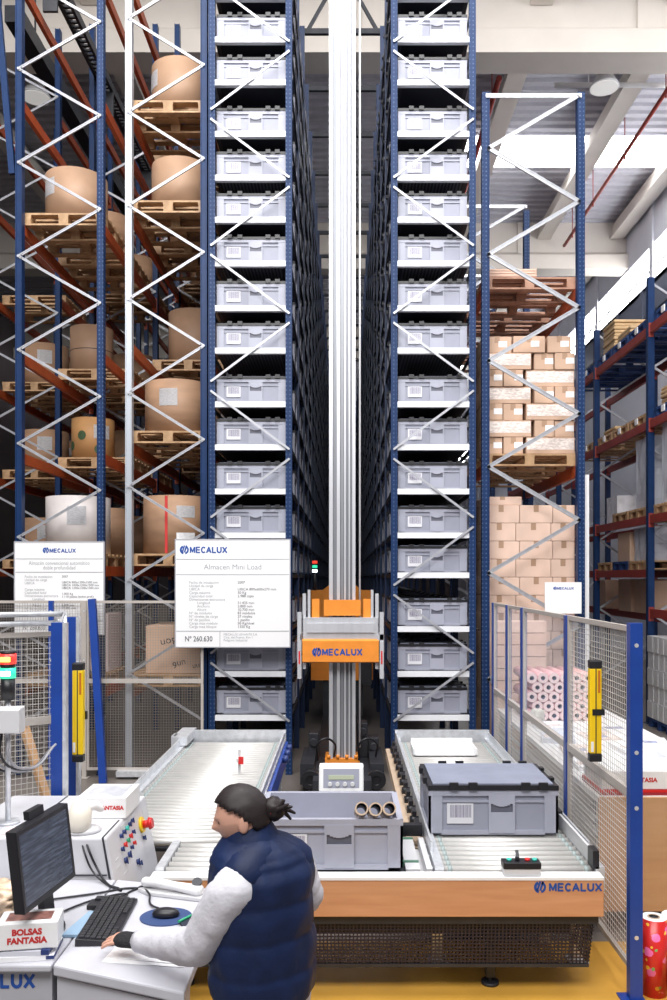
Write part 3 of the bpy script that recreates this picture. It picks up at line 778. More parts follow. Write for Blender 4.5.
# zigzag phase: left frame has its right hand nodes at screen heights 17,205,394 px -> metres
left_rack(-3.80, -2.85, 'blue pallet rack frame furthest left, holding paper rolls', (m_blue, m_blue_dots), 0.585, 4, True, LVX['A'])
left_rack(-2.52, -1.645, 'pallet rack with pale grey front upright beside the left bin rack', (m_greyup, m_blue), 0.63, 4, False, LVX['B'])
left_rack(-5.35, -4.35, 'dark pallet rack standing behind the far left frame', (m_blue, m_blue), 0.3, 3, True, LVX['C'], first_y=12.6)

pal = None; rolls = 0
lvword = ['first level', 'second level', 'third level', 'fourth level', 'top level']
def put_pallet(x, y, z, label, m=None):
    return make_pallet((x, y, z), label, m) 
_pm = {}
def pallet_at(x, y, z, label, m=None, W=1.0, D=1.0, grp='wooden pallets on the racks'):
    key = (m.name if m else 'w', W, D)
    if key not in _pm:
        _pm[key] = make_pallet((x, y, z), label, m, W, D, grp); return _pm[key]
    return dup(_pm[key], (x, y, z + 0.002), label, group=grp)
A, Bc, Cc = -3.325, -2.09, -4.85
PW = 0.98
def RP(col, lv, y, r=None, h=0.62, m=None, what=None, lab=True, tape=False, two=False, ang=-0.6, dx=0.0, pallet_m=None):
    x = {'A': A, 'B': Bc, 'C': Cc}[col]; z = LVX[col][lv]
    colname = {'A': 'outer left rack', 'B': 'inner left rack', 'C': 'rearmost left rack'}[col]
    dep = {10.33: 'front', 11.6: 'second', 13.13: 'third', 13.5: 'front', 14.7: 'second'}[y]
    W = 1.0 if col != 'B' else 0.95
    pallet_at(x, y, z, 'wooden pallet, %s, %s, %s row back' % (colname, lvword[lv], dep), pallet_m, W, 1.0)
    if r:
        make_roll((x + dx, y, z + PH), r, h, m or m_kraft, '%s, %s, %s, %s row' % (what or 'brown paper roll', colname, lvword[lv], dep), ang, lab, tape, two)
# front row seen in the photograph
RP('A', 3, 10.33, 0.37, 0.62, m_kraft2, 'short brown paper roll with a white label', ang=-0.75, dx=0.0)
RP('A', 2, 11.6, 0.29, 0.66, m_kraft2, 'pale brown roll of two stacked halves', lab=False, two=True, dx=-0.2)
RP('A', 1, 11.6, 0.29, 0.58, m_tan, 'tan wrapped roll with dark round marks', ang=0.7, dx=-0.18)
RP('A', 0, 10.33, 0.385, 0.70, m_greyroll, 'greyish white paper roll with a large label', ang=0.25, dx=0.02)
RP('B', 4, 10.33, 0.36, 0.62, m_kraft2, 'brown paper roll with a small label', ang=-1.0, dx=0.06)
RP('B', 3, 10.33, 0.36, 0.60, m_kraft2, 'plain brown paper roll', lab=False, dx=0.06)
RP('B', 2, 11.6, 0.36, 0.74, m_kraft2, 'tall pale brown roll', lab=False, dx=0.0)
RP('B', 1, 10.33, 0.40, 0.64, m_kraft, 'plastic wrapped brown roll with a label', ang=-0.1, dx=0.02)
RP('B', 0, 10.33, 0.41, 0.70, m_kraft, 'brown roll with red stripe and two labels', ang=0.45, dx=0.01, tape=True)
# deeper rows
for col, lv, y, r in (('A', 3, 11.6, 0.35), ('B', 4, 11.6, None), ('B', 3, 11.6, 0.34), ('B', 1, 11.6, 0.36), ('A', 0, 11.6, 0.36),
                      ('A', 2, 13.13, 0.35), ('A', 1, 13.13, 0.35), ('B', 2, 13.13, 0.36), ('A', 3, 13.13, 0.36), ('B', 3, 13.13, 0.34), ('B', 4, 13.13, None), ('B', 1, 13.13, 0.36), ('A', 0, 13.13, 0.35),
                      ('C', 0, 13.5, 0.38), ('C', 1, 13.5, 0.36), ('C', 2, 13.5, 0.36), ('C', 3, 13.5, None), ('C', 0, 14.7, 0.36), ('C', 2, 14.7, 0.36), ('C', 1, 14.7, 0.36)):
    RP(col, lv, y, r, 0.66, m_kraft, 'brown paper roll', lab=(col == 'C'), ang=0.3)
# tan roll marks
for rt in [o for o in SC.objects if o.name.startswith('paper_roll') and 'tan wrapped' in str(o.get('label'))]:
    bm = B()
    for a, z in ((-0.25, 0.33), (0.55, 0.14), (-0.9, 0.2)):
        aa = -PI/2 + a; r = 0.294
        prev = None
        for i in range(14):
            f0, f1 = 2*PI*i/14, 2*PI*(i+1)/14
            pts = [(math.cos(aa + 0.21*q*math.cos(f)) * r, math.sin(aa + 0.21*q*math.cos(f)) * r, z + 0.065*q*math.sin(f)) for q, f in ((0.05, f0), (1, f0), (1, f1), (0.05, f1))]
            quad(bm, pts)
    obj('printed_mark', bm, mat('dark_green_print', (0.05, 0.09, 0.04), 0.6), rt, local=True)

# dark truss and cable ladder above the left racks
bm = B(); bx(bm, -5.15, -4.9, 12.6, 30, 10.7, 10.95)
for y in (13.5, 18, 23, 28): cyl(bm, (-5.02, y, 10.9), (-5.02, y, 12.99), 0.015, 6)
tag(obj('cable_tray', bm, m_dark), 'black cable trunking running above the dark left rack', 'tray')
bm = B(); bx(bm, -3.74, -3.70, 10.2, 15.6, 9.75, 9.87); bx(bm, -3.60, -3.56, 10.2, 15.6, 9.75, 9.87)
for i in range(54): bx(bm, -3.70, -3.60, 10.25 + i * 0.1, 10.29 + i * 0.1, 9.79, 9.82)
for y in (10.3, 12.8, 15.3): bx(bm, -3.74, -3.56, y, y + 0.04, 9.3, 9.76)
tag(obj('cable_ladder', bm, m_dark), 'black rung cable ladder on top of the far left rack', 'ladder tray')
bm = B(); bar(bm, (-4.05, 9.72, 8.95), (-3.98, 9.7, 10.5), 0.07, 0.04); bar(bm, (-4.05, 9.72, 8.95), (-3.88, 9.72, 7.0), 0.07, 0.05)
tag(obj('bracing_strut', bm, m_blue), 'bent blue strut against the outer upright of the far left rack', 'strut')

# floor level goods behind the left mesh fence
def carton(loc, w, d, h, label, m=None, band=False, lab=True, grp='brown cartons'):
    t = thing('carton', label, 'carton', loc, grp)
    bm = B(); bx(bm, -w/2, w/2, -d/2, d/2, 0, h); obj('box', bm, m or m_carton, t, local=True, bevel=0.006)
    bm = B(); prism(bm, [(-d/2 - 0.0015, h * 0.62), (-d/2 - 0.0015, h + 0.0015), (d/2, h + 0.0015), (d/2, h - 0.001), (-d/2, h - 0.001), (-d/2, h * 0.62)], 'X', -0.03, 0.03)
    obj('tape', bm, m_kraft2, t, local=True)
    if band:
        bm = B(); bx(bm, -w/2 + 0.01, w/2 - 0.01, -d/2 - 0.002, -d/2 - 0.0002, h * 0.25, h * 0.93); obj('printed_band', bm, m_tape, t, local=True)
    elif lab:
        bm = B(); bx(bm, w * 0.05, w * 0.05 + 0.1, -d/2 - 0.002, -d/2 - 0.0002, h * 0.35, h * 0.35 + 0.07); obj('paper_label', bm, m_paper, t, local=True)
    return t
pallet_at(-2.09, 10.35, 1.0, 'wooden pallet on the low beams of inner left rack behind fence', None, 0.95, 1.0)
fc2 = carton((-2.02, 10.35, 1.0 + PH), 0.72, 0.8, 0.57, 'big printed brown carton on low beams behind the left mesh fence', m_carton, False, False, 'cartons behind the left fence')
for xx, zz, sz, w_ in ((0.02, 0.40, 0.13, 'Bon'), (0.12, 0.13, 0.11, 'un6'), (0.33, 0.10, 0.09, 'unn')):
    q = text('lettering', w_, sz, (0, 0, 0), m_dark, None, rot=(PI/2, PI - 0.2, 0)); q.parent = fc2; q.location = (xx, -0.402, zz)
pallet_at(-3.33, 10.4, 1.0, 'wooden pallet on the low beams of the outer left rack', None, 1.0, 1.0)
carton((-3.12, 10.4, 1.0 + PH), 0.5, 0.6, 0.7, 'pinkish carton on low beams behind the fence corner post', m_pinkpaper, False, True, 'cartons behind the left fence')

# ---- right tall pallet bay
t = thing('pallet_rack', 'blue pallet rack frame right of the bin aisle with cartons', 'rack', (2.19, YF, 0))
XA, XB = 1.64, 2.75
for k, zt in ((0, 7.95), (1, 7.85), (2, 7.85)):
    y = YF + k * 2.9
    rack_upright(t, XA, y, zt, m_blue_dots, 0.085); rack_upright(t, XB, y, zt, m_blue_dots, 0.085)
    frame_brace(t, XA + 0.03, XB - 0.03, y + 0.01, 7.88 - 1.24 * 6 , 1.24 * 2 / 2 * 1.0, zt, True, m_galv, 0.045) if False else None
    # nodes measured on the front frame: left 7.29, 6.04, 4.80, 3.57, 2.31; right 7.90, 6.68, 5.43, 4.18, 2.94
    zs = []
    zz = 7.90; side = 'R'; pts = []
    while zz > 0.3:
        pts.append((XB - 0.03 if side == 'R' else XA + 0.03, zz)); zz -= 0.617; side = 'L' if side == 'R' else 'R'
    for p, q in zip(pts, pts[1:]):
        bm = B(); bar(bm, (p[0], y + 0.0, p[1]), (q[0], y + 0.0, q[1]), 0.024, 0.042); bar(bm, (p[0], y - 0.014, p[1] + 0.02), (q[0], y - 0.014, q[1] + 0.02), 0.006, 0.012)
        for e in (p, q): cyl(bm, (e[0], y - 0.025, e[1]), (e[0], y, e[1]), 0.018, 8)
        obj('diagonal_brace', bm, m_brace, t)
    bm = B(); bar(bm, (XA, y + 0.005, 7.90), (XB, y + 0.005, 7.90), 0.024, 0.045); obj('top_brace', bm, m_galv, t)
RL = [3.62, 5.72]
for z in RL + [7.0]:
    for x in (XA, XB):
        if z == 7.0 and x == XA: continue
        bm = B()
        if z == 7.0: bar(bm, (XB - 0.02, YF + 0.1, 5.7), (XB - 0.02, YF + 2.9, 6.9), 0.05, 0.1)
        else: bx(bm, x - 0.025, x + 0.025, YF + 0.1, YF + 2.9, z - 0.13, z)
        if z != 7.0: bx(bm, x - 0.025, x + 0.025, YF + 3.0, YF + 5.8, z - 0.13, z); bx(bm, x - 0.03, x + 0.03, YF + 0.1, YF + 0.112, z - 0.2, z + 0.02)
        if z != 7.0: obj('load_beam', bm, m_orange, t)
        else: bm.free()
RX = 2.195
pallet_at(RX, 10.45, RL[0], 'wooden pallet under the upper carton stack in the right rack', None, 1.12, 1.1)
pallet_at(RX, 11.75, RL[0], 'wooden pallet behind the upper carton stack in the right rack', None, 1.12, 1.1)
pallet_at(RX, 10.45, RL[1], 'reddish empty pallet at the top of the right rack', m_palletd, 1.12, 1.1)
pallet_at(RX, 11.75, RL[1], 'reddish pallet, second back at the top of the right rack', m_palletd, 1.12, 1.1)
pallet_at(RX, 13.4, RL[1], 'reddish pallet, third back at the top of the right rack', m_palletd, 1.12, 1.1)
bm = B(); bx(bm, 1.72, 2.3, 10.0, 10.9, 0.0, 0.13)
for i in range(4): bx(bm, 1.72, 2.3, 9.99, 10.0, 0.01 + i * 0.032, 0.03 + i * 0.032)
bmesh.ops.translate(bm, verts=bm.verts[:], vec=(0, 0, RL[1] + PH + 0.001))
tag(obj('cardboard_sheets', bm, m_carton2), 'flat cardboard sheets on top of the front reddish pallet', 'cardboard')
# upper carton stack: seven courses, small cartons and long printed cartons alternate
x0, x1 = RX - 0.555, RX + 0.545
z = RL[0] + PH + 0.001
hh = 0.2
for r in range(7):
    if r == 6: cells = [(0.0, 0.32, 0), (0.33, 0.68, 0), (0.70, 0.96, 0)]
    elif r % 2 == 0: cells = [(0.0, 0.22, 0), (0.225, 0.44, 0), (0.47, 1.0, 1)]
    else: cells = [(0.0, 0.53, 1), (0.56, 0.775, 0), (0.78, 1.0, 0)]
    W = x1 - x0
    for i, (a, b_, band) in enumerate(cells):
        carton((x0 + W * (a + b_) / 2, 10.4 + (0.02 if (r + i) % 3 == 0 else 0), z), W * (b_ - a) - 0.006, 0.95, hh - 0.004,
               '%s, upper right rack, course %s up, %s from left' % ('long printed carton' if band else 'small brown carton', ['one', 'two', 'three', 'four', 'five', 'six', 'seven'][r], NTH[i]),
               m_carton, bool(band), True, 'cartons in the upper right rack')
    z += hh + 0.001
# lower, pale, wrapped stack
pallet_at(RX, 10.4, 0.0, 'wooden pallet on the floor beneath the tall pale carton stack', None, 1.12, 1.1)
z = PH + 0.001; hh = 0.214; r = 0
while z + hh < 3.36:
    n = 3 if r < 11 else 3
    W = x1 - x0
    wd = [0.40, 0.36, 0.24] if r % 2 else [0.36, 0.38, 0.26]
    if r == 14: wd = [0.37, 0.63]
    a = 0
    for i, w in enumerate(wd):
        carton((x0 + W * (a + w / 2), 10.4, z), W * w - 0.005, 0.95, hh - 0.003, 'pale carton, tall lower right stack, %s course, %s from left' % (ORD[r], NTH[i]), m_carton2, False, False, 'pale cartons of the lower right stack')
        a += w
    z += hh + 0.001; r += 1
carton((x0 + 0.24, 10.4, z), 0.46, 0.9, 0.10, 'flat pale carton on top of the tall lower right stack', m_carton2, False, False, 'pale cartons of the lower right stack')
bm = B(); bx(bm, 2.8, 2.86, 9.76, 10.0, 0.0, 3.5); tag(obj('edge_board', bm, m_white), 'tall white board along the right edge of pale carton stack', 'board')

# ---- red beam rack along the right wall
t = thing('pallet_rack', 'long rack with red beams in front of the right wall', 'rack', (5.35, 15.9, 0))
XR0, XR1 = 4.8, 5.9
for k, y in enumerate((10.3, 13.1, 15.9, 18.7, 21.5, 24.3)):
    zt = 7.0 if k != 3 else 6.6
    for x in (XR0, XR1):
        bm = B(); bx(bm, x - 0.05, x + 0.05, y - 0.05, y + 0.05, 0, zt); bx(bm, x - 0.08, x + 0.08, y - 0.08, y + 0.08, 0, 0.01); obj('upright', bm, m_blue, t)
    zz = 0.4; fl = True
    while zz < zt - 0.7:
        bm = B(); bar(bm, (XR0 + 0.05 if fl else XR1 - 0.05, y, zz), (XR1 - 0.05 if fl else XR0 + 0.05, y, zz + 0.65), 0.02, 0.035); obj('diagonal_brace', bm, m_brace, t)
        zz += 0.65; fl = not fl
RR = [2.42, 3.27, 4.76, 6.25]
for k in range(5):
    ya, yb = 10.3 + 2.8 * k + 0.05, 13.1 + 2.8 * k - 0.05
    for z in (RR if k > 0 else [1.8, 3.27, 4.76, 6.25]):
        for x in (XR0, XR1):
            bm = B(); bx(bm, x - 0.03, x + 0.03, ya, yb, z - 0.13, z); bx(bm, x - 0.045, x + 0.035, ya, ya + 0.012, z - 0.19, z + 0.03); bx(bm, x - 0.045, x + 0.035, yb - 0.012, yb, z - 0.19, z + 0.03)
            obj('load_beam', bm, m_redbeam, t)
NUM = ['nearest', 'second', 'third', 'fourth', 'fifth', 'sixth']
lvl = {3: 'top', 2: 'third', 1: 'second', 0: 'first'}
def rp(k, lv, y, m, what):
    return pallet_at(5.36, y, RR[lv], '%s pallet on the %s beam level of the right wall rack, %s along' % (what, lvl[lv], NUM[k]), m, 1.16, 0.8, 'pallets on the right wall rack')
ys = [12.5, 13.65, 14.5, 15.35, 16.5, 17.35]
for k, y in enumerate(ys): rp(k, 3, y, m_bluepallet, 'blue')
for k, y in enumerate(ys): rp(k, 2, y, m_pallet if k > 0 else m_bluepallet, 'wooden' if k > 0 else 'blue')
for k, y in enumerate(ys[:3]): rp(k, 1, y, m_pallet, 'wooden')
for k, y in enumerate(ys[1:4]): rp(k + 1, 0, y, m_bluepallet if k == 1 else m_pallet, 'blue' if k == 1 else 'wooden')
for k, y in enumerate(ys[:5]):
    for lv in (3, 2):
        bm = B(); bx(bm, 4.765, 4.779, y - 0.06, y + 0.06, RR[lv] + 0.03, RR[lv] + 0.13)
        tag(obj('pallet_card', bm, m_paper), 'white card on the %s pallet along, %s level of right wall rack' % (NUM[k], lvl[lv]), 'card', 'white pallet cards on the right rack')
def sheets(y, z, n, w, m, label, cat='sacks'):
    bm = B()
    for i in range(n):
        j = random.uniform(-0.03, 0.03)
        bx(bm, 4.86 + j, 5.85 + j, y - w/2 + j, y + w/2 + j, z + i * 0.06 + 0.001, z + i * 0.06 + 0.058)
    o = obj('sack_stack', bm, m); tag(o, label, cat, 'sack stacks on the right wall rack'); return o
def sack_stack(y, z, n, w, m, where):
    for i in range(n):
        bm = B(); j = random.uniform(-0.02, 0.02); z0 = z + i * 0.061
        bx(bm, 4.86 + j, 5.82 + j, y - w/2 + j, y + w/2 + j, z0 + 0.001, z0 + 0.06)
        tag(obj('paper_sack', bm, m, bevel=0.022), 'tan paper sack, %s of the %s' % (['lowest', 'second', 'third', 'fourth', 'fifth', 'sixth', 'seventh', 'eighth', 'ninth'][i], where), 'sack', 'paper sacks on the right wall rack')
m_sack = mat('tan_sack', (0.58, 0.40, 0.22), 0.7, noise_amt=0.12)
sack_stack(15.35, RR[3] + PH, 9, 0.66, m_sack, 'tall sack stack on the top right level')
sack_stack(14.5, RR[3] + PH, 3, 0.66, m_sack, 'low sack stack on the top right level')
sack_stack(12.5, RR[2] + PH, 5, 0.66, m_sack, 'sack stack on the blue pallet at right')
sack_stack(15.35, RR[2] + PH, 2, 0.66, m_sack, 'two sack pile on the middle right level')
def wrapped(y0, y1, z, h, n, label, m_in, seed):
    t = thing('wrapped_load', label, 'pallet load', (5.35, (y0 + y1) / 2, z), 'wrapped loads on the right wall rack')
    bm = B()
    for i in range(n):
        za, zb = z + h * i / n, z + h * (i + 1) / n - 0.01
        j = 0.02 * noise.noise(Vector((i * 3.1, seed, 0)))
        bx(bm, 4.9 + j, 5.8 + j, y0 + j, y1 + j, za + 0.001, zb)
    obj('layers', bm, m_in, t)
    bm = B(); bmesh.ops.create_grid(bm, x_segments=2, y_segments=2, size=0.001); bm.free(); bm = B()
    rings = []
    m = 14
    for i in range(n + 1):
        zz = z + h * i / n + 0.002
        pts = []
        for q in range(4 * m):
            sidx, f = divmod(q, m); f /= m
            cs = [(4.88, y0 - 0.02), (5.82, y0 - 0.02), (5.82, y1 + 0.02), (4.88, y1 + 0.02)]
            a, b_ = cs[sidx], cs[(sidx + 1) % 4]
            x, y = a[0] + (b_[0] - a[0]) * f, a[1] + (b_[1] - a[1]) * f
            k = 0.025 * noise.noise(Vector((x * 6, y * 6, zz * 5 + seed)))
            pts.append((x - (k if x < 5.3 else -k), y - (k if y < (y0 + y1) / 2 else -k), zz))
        rings.append(pts)
    loft(bm, rings, cap=False, smooth=False); obj('stretch_film', bm, m_wrap, t)
m_whiteload = mat('whitish_packs', (0.66, 0.66, 0.70), 0.6, noise_amt=0.2, noise_scale=6)
wrapped(13.3, 13.95, RR[1] + PH, 1.15, 9, 'tall white wrapped pallet load on the second level', m_whiteload, 2)
wrapped(11.9, 12.8, RR[1] + PH, 1.25, 7, 'bulky film wrapped load at the right picture edge', m_whiteload, 5)
wrapped(13.35, 14.05, RR[0] + PH, 0.55, 4, 'low white wrapped load on the lowest right beams', m_whiteload, 8)
carton((5.3, 14.5, RR[0] + PH), 0.9, 0.62, 0.5, 'brown carton block on the blue pallet low in right rack', m_carton, False, True, 'cartons in the right wall rack')
for x in (5.25, 5.9):
    bm = B(); bx(bm, x - 0.03, x + 0.03, 13.15, 18.65, 1.55, 1.68); obj('load_beam', bm, m_redbeam, t)
for i, (y, z, h) in enumerate(((14.3, 1.682, 0.56), (15.15, 1.682, 0.58), (16.6, 1.682, 0.56))):
    carton((5.46, y, z), 0.75, 0.66, h, '%s brown carton block on the low beams of right wall rack' % ['near', 'middle', 'rear'][i], m_carton, False, False, 'cartons in the right wall rack')
carton((5.3, 15.3, RR[1]), 0.8, 0.6, 0.5, 'white carton on the second level of the right rack', m_whiteload, False, True, 'cartons in the right wall rack')
# floor load at right edge
pallet_at(5.27, 12.47, 0.0, 'blue pallet on the floor at the right picture edge', m_bluepallet, 1.16, 0.8, 'pallets on the right wall rack')
for r in range(5):
    bm = B(); j = 0.012 * (r % 2)
    bx(bm, 4.68 + j, 5.8, 12.03 + j, 12.9, PH + 0.002 + r * 0.25, PH + 0.002 + r * 0.25 + 0.246)
    for q in range(1, 4): bx(bm, 4.675 + j, 4.68 + j, 12.03 + q * 0.21, 12.036 + q * 0.21, PH + r * 0.25 + 0.01, PH + r * 0.25 + 0.24)
    tag(obj('carton_layer', bm, m_lgrey), 'grey carton layer on the floor pallet at right, %s up' % ORD[r], 'carton', 'grey carton layers on the blue floor pallet')

# ================================================================== SIGNS
def sign(x0, x1, z0, z1, y, label, title_lines, rows, numb=True, left_logo=True):
    t = thing('information_sign', label, 'sign', ((x0 + x1) / 2, y, z0), 'white information signs')
    W, H = x1 - x0, z1 - z0
    bm = B(); bx(bm, x0, x1, y, y + 0.02, z0, z1); obj('board', bm, m_signwhite, t)
    bm = B()
    for a, b_, c_, d_ in ((x0, x1, z0 - 0.012, z0), (x0, x1, z1, z1 + 0.012), (x0 - 0.012, x0, z0 - 0.012, z1 + 0.012), (x1, x1 + 0.012, z0 - 0.012, z1 + 0.012)):
        bx(bm, a, b_, y - 0.004, y + 0.024, c_, d_)
    obj('rim', bm, m_cabgrey, t)
    bm = B()
    zl = [z1 - H * 0.18, z1 - H * 0.325] + ([z0 + H * 0.145] if numb else [])
    for z in zl: bx(bm, x0 + 0.005, x1 - 0.005, y - 0.002, y, z - 0.004, z + 0.004)
    if numb: bx(bm, x0 + W * 0.385, x0 + W * 0.385 + 0.006, y - 0.002, y, z0, z0 + H * 0.145)
    obj('rule_lines', bm, m_greytext, t)
    return t, W, H
# middle sign on the left bin rack
x0, x1, z0, z1, y = -1.92, -0.63, 1.51, 2.72, 9.46
t, W, H = sign(x0, x1, z0, z1, y, 'large white sign for the mini load on the left bin rack', None, None)
block_word('MECALUX', x0 + 0.16, z1 - 0.112, 0.42, 0.075, y, m_logoblue, t)
emblem('maker_logo', x0 + 0.095, z1 - 0.112, 0.052, y, m_logoblue, t)
text('lettering', 'Almacen Mini Load', 0.085, ((x0 + x1) / 2, y - 0.001, z1 - H * 0.255), m_greytext, t, align='CENTER')
colA = 'Fecha de instalacion\nUnidad de carga\nUBICA\nCarga máxima\nCapacidad total\nDimensiones estructura\n      Longitud\n      Anchura\n      Altura\nNº de módulos\nNº niveles de carga\nNº de pasillos\nCarga max módulo\nCarga max bloque'
colB = '2007\n\nUBICA 800x600x270 mm\n50 Kg\n2.988 cajas\n\n51.435 mm\n3.800 mm\n10.700 mm\n83 módulos\n27 niveles\n1 pasillo\n50 Kg/nivel\n1350 Kg'
def column(t, body, x, ztop, size, m):
    for i, l in enumerate(body.split('\n')):
        if l.strip(): text('lettering', l.strip(), size, (x + (0.09 if l.startswith(' ') else 0), y - 0.001, ztop - size * (0.4 + 0.92 * i)), m, t)
column(t, colA, x0 + 0.15, z1 - H * 0.385, 0.042, m_greytext); column(t, colB, x0 + 0.70, z1 - H * 0.385, 0.042, m_darktext)
text('serial_lettering', 'Nº 260.630', 0.085, (x0 + 0.1, y - 0.001, z0 + H * 0.07), m_darktext, t, bold=0.001, sx=0.8)
column(t, 'MECALUX LEVANTE S.A.\nCtra. del Puerto, Km 1\nPoligono Industrial', x0 + 0.54, z0 + H * 0.125, 0.036, m_greytext)
# left sign
x0, x1, z0, z1, y = -3.81, -2.79, 1.64, 2.70, 9.62
t, W, H = sign(x0, x1, z0, z1, y, 'white information sign hung on the far left rack frame', None, None)
block_word('MECALUX', x0 + 0.40, z1 - 0.095, 0.30, 0.05, y, m_logoblue, t)
emblem('maker_logo', x0 + 0.355, z1 - 0.092, 0.036, y, m_logoblue, t)
cu = text('lettering', 'Almacén convencional automático\ndoble profundidad', 0.062, ((x0 + x1) / 2, y - 0.001, z1 - H * 0.252), m_greytext, t, align='CENTER', sx=0.82); cu.data.space_line = 0.85
column(t, 'Fecha de instalacion\nUnidad de carga\nUBICA\n\nCarga máxima\nCapacidad total\nDimensiones estructura\n      Longitud\n      Anchura\n      Altura\nNº de módulos\nNº de calles', x0 + 0.11, z1 - H * 0.36, 0.04, m_greytext)
column(t, '2007\n\nUBICA 800x1200x1500 mm\nUBICA 1000x1200x1500 mm\nUBICA 1200x1200x1500 mm\n\n1.000 Kg\n1.110 palets (doble prof.)\n\n28.000 mm\n6.800 mm\n10.600 mm', x0 + 0.54, z1 - H * 0.36, 0.036, m_darktext)
text('serial_lettering', 'Nº 260.630', 0.07, (x0 + 0.09, y - 0.001, z0 + H * 0.07), m_darktext, t, sx=0.8)
# small sign at right
x0, x1, z0, z1, y = 2.30, 2.72, 1.88, 2.24, 9.58
t = thing('information_sign', 'small white sign on the right rack frame above the fence', 'sign', (2.51, y, z0), 'white information signs')
bm = B(); bx(bm, x0, x1, y, y + 0.015, z0, z1); bx(bm, 2.66, 2.72, y + 0.015, YF - 0.001, z0 + 0.1, z0 + 0.2); obj('board', bm, m_signwhite, t)
block_word('MECALUX', x0 + 0.14, z1 - 0.07, 0.19, 0.03, y, m_logoblue, t); emblem('maker_logo', x0 + 0.115, z1 - 0.07, 0.02, y, m_logoblue, t)

# ================================================================== CONVEYORS
ZC = 0.68
def conveyor(name, label, x0, x1, y0, y1, blue_side):
    t = thing(name, label, 'conveyor', ((x0 + x1) / 2, y0, 0), 'roller conveyors feeding the bin aisle')
    n = int((y1 - y0 - 0.06) / 0.083)
    for i in range(n):
        y = y0 + 0.06 + i * 0.083
        bm = B(); cyl(bm, (x0 + 0.05, y, ZC - 0.027), (x1 - 0.05, y, ZC - 0.027), 0.025, 12); cyl(bm, (x0 + 0.075, y, ZC - 0.027), (x0 + 0.1, y, ZC - 0.027), 0.0262, 12, 1); cyl(bm, (x1 - 0.1, y, ZC - 0.027), (x1 - 0.075, y, ZC - 0.027), 0.0262, 12, 1)
        obj('roller', bm, [m_rollers, m_rollerband], t)
    for s, x in ((0, x0), (1, x1 - 0.05)):
        bm = B(); bx(bm, x, x + 0.05, y0, y1, ZC - 0.12, ZC + 0.012); 
        for k in range(int((y1 - y0) / 0.2)): cyl(bm, (x + (0.052 if s else -0.002), y0 + 0.1 + k * 0.2, ZC - 0.03), (x + (0.056 if s else -0.006), y0 + 0.1 + k * 0.2, ZC - 0.03), 0.01, 8)
        obj('side_rail', bm, m_galv, t)
        bm = B()
        xg = x + (0.0 if s == 0 else 0.03)
        bx(bm, xg, xg + 0.012, y0 + 0.25, y1 + 0.02, ZC + 0.012, ZC + 0.075); obj('guide_strip', bm, m_galv, t)
    bm = B(); bx(bm, x0 + 0.05, x1 - 0.05, max(y0, 5.28), y1, ZC - 0.12, ZC - 0.10); obj('light_block_pan', bm, m_dark, t)  # unseen pan added to stop light falling through the rollers
    bm = B(); bx(bm, x0, x1, y1, y1 + 0.05, ZC - 0.12, ZC + 0.09); obj('end_stop', bm, m_galv, t)
    for yy in (y0 + 0.35, y1 - 0.3):
        for x in (x0 + 0.02, x1 - 0.08):
            bm = B(); bx(bm, x, x + 0.06, yy, yy + 0.06, 0.012, ZC - 0.12); bx(bm, x - 0.03, x + 0.09, yy - 0.03, yy + 0.09, 0, 0.012); obj('leg', bm, m_galv, t)
    return t
m_rollers = mat('roller_steel', (0.58, 0.57, 0.555), 0.42, 0.3, noise_amt=0.05)
m_rollerband = mat('roller_band', (0.30, 0.36, 0.36), 0.5)
CY0, CY1 = 4.62, 8.3
t = conveyor('roller_conveyor', 'wide roller conveyor left of the crane behind the worker', -1.58, -0.59, 5.12, CY1, True)
bm = B(); bx(bm, -0.585, -0.56, 5.4, 8.2, ZC - 0.16, ZC + 0.0)
obj('drive_cover', bm, m_brightblue, t)
for y in (7.5, 7.75, 8.0):
    bm = B(); cyl(bm, (-0.56, y, ZC - 0.02), (-0.51, y, ZC - 0.02), 0.035, 12); obj('drive_hub', bm, m_navybtn, t)
bm = B(); bx(bm, -0.88, -0.86, 6.85, 6.87, ZC, ZC + 0.2); bx(bm, -0.89, -0.85, 6.82, 6.86, ZC + 0.1, ZC + 0.13); obj('photo_sensor', bm, m_lgrey, t)
bm = B(); bx(bm, -0.87, -0.83, 6.80, 6.82, ZC + 0.09, ZC + 0.15); obj('sensor_head', bm, m_red, t)
bm = B(); bx(bm, -1.64, -1.50, 7.9, 8.42, ZC + 0.02, ZC + 0.1); bx(bm, -1.66, -1.62, 7.95, 8.1, ZC - 0.05, ZC + 0.1); obj('entry_bracket', bm, m_galv, t)
t = conveyor('roller_conveyor', 'roller conveyor right of the crane under the lidded bin', 0.50, 1.44, CY0, CY1, False)
for k in range(11):
    y = 5.4 + k * 0.26
    bm = B(); cyl(bm, (0.44, y, ZC - 0.03), (0.5, y, ZC - 0.03), 0.028, 12); bx(bm, 0.455, 0.485, y - 0.015, y + 0.1, ZC - 0.05, ZC + 0.03)
    obj('drive_hub', bm, m_black, t)
bm = B(); bx(bm, 0.40, 0.44, 5.35, 8.2, ZC - 0.12, ZC - 0.07); bx(bm, 0.40, 0.50, 5.35, 8.2, ZC - 0.16, ZC - 0.12); obj('belt_cover', bm, m_corekraft, t)
bm = B(); bx(bm, 0.62, 1.20, 7.85, 7.87, ZC + 0.002, ZC + 0.10); bx(bm, 0.62, 0.64, 7.55, 7.86, ZC + 0.002, ZC + 0.06); bx(bm, 1.18, 1.2, 7.55, 7.86, ZC + 0.002, ZC + 0.06); bx(bm, 0.62, 1.2, 7.55, 7.86, ZC + 0.0, ZC + 0.008)
obj('transfer_plate', bm, m_white, t)
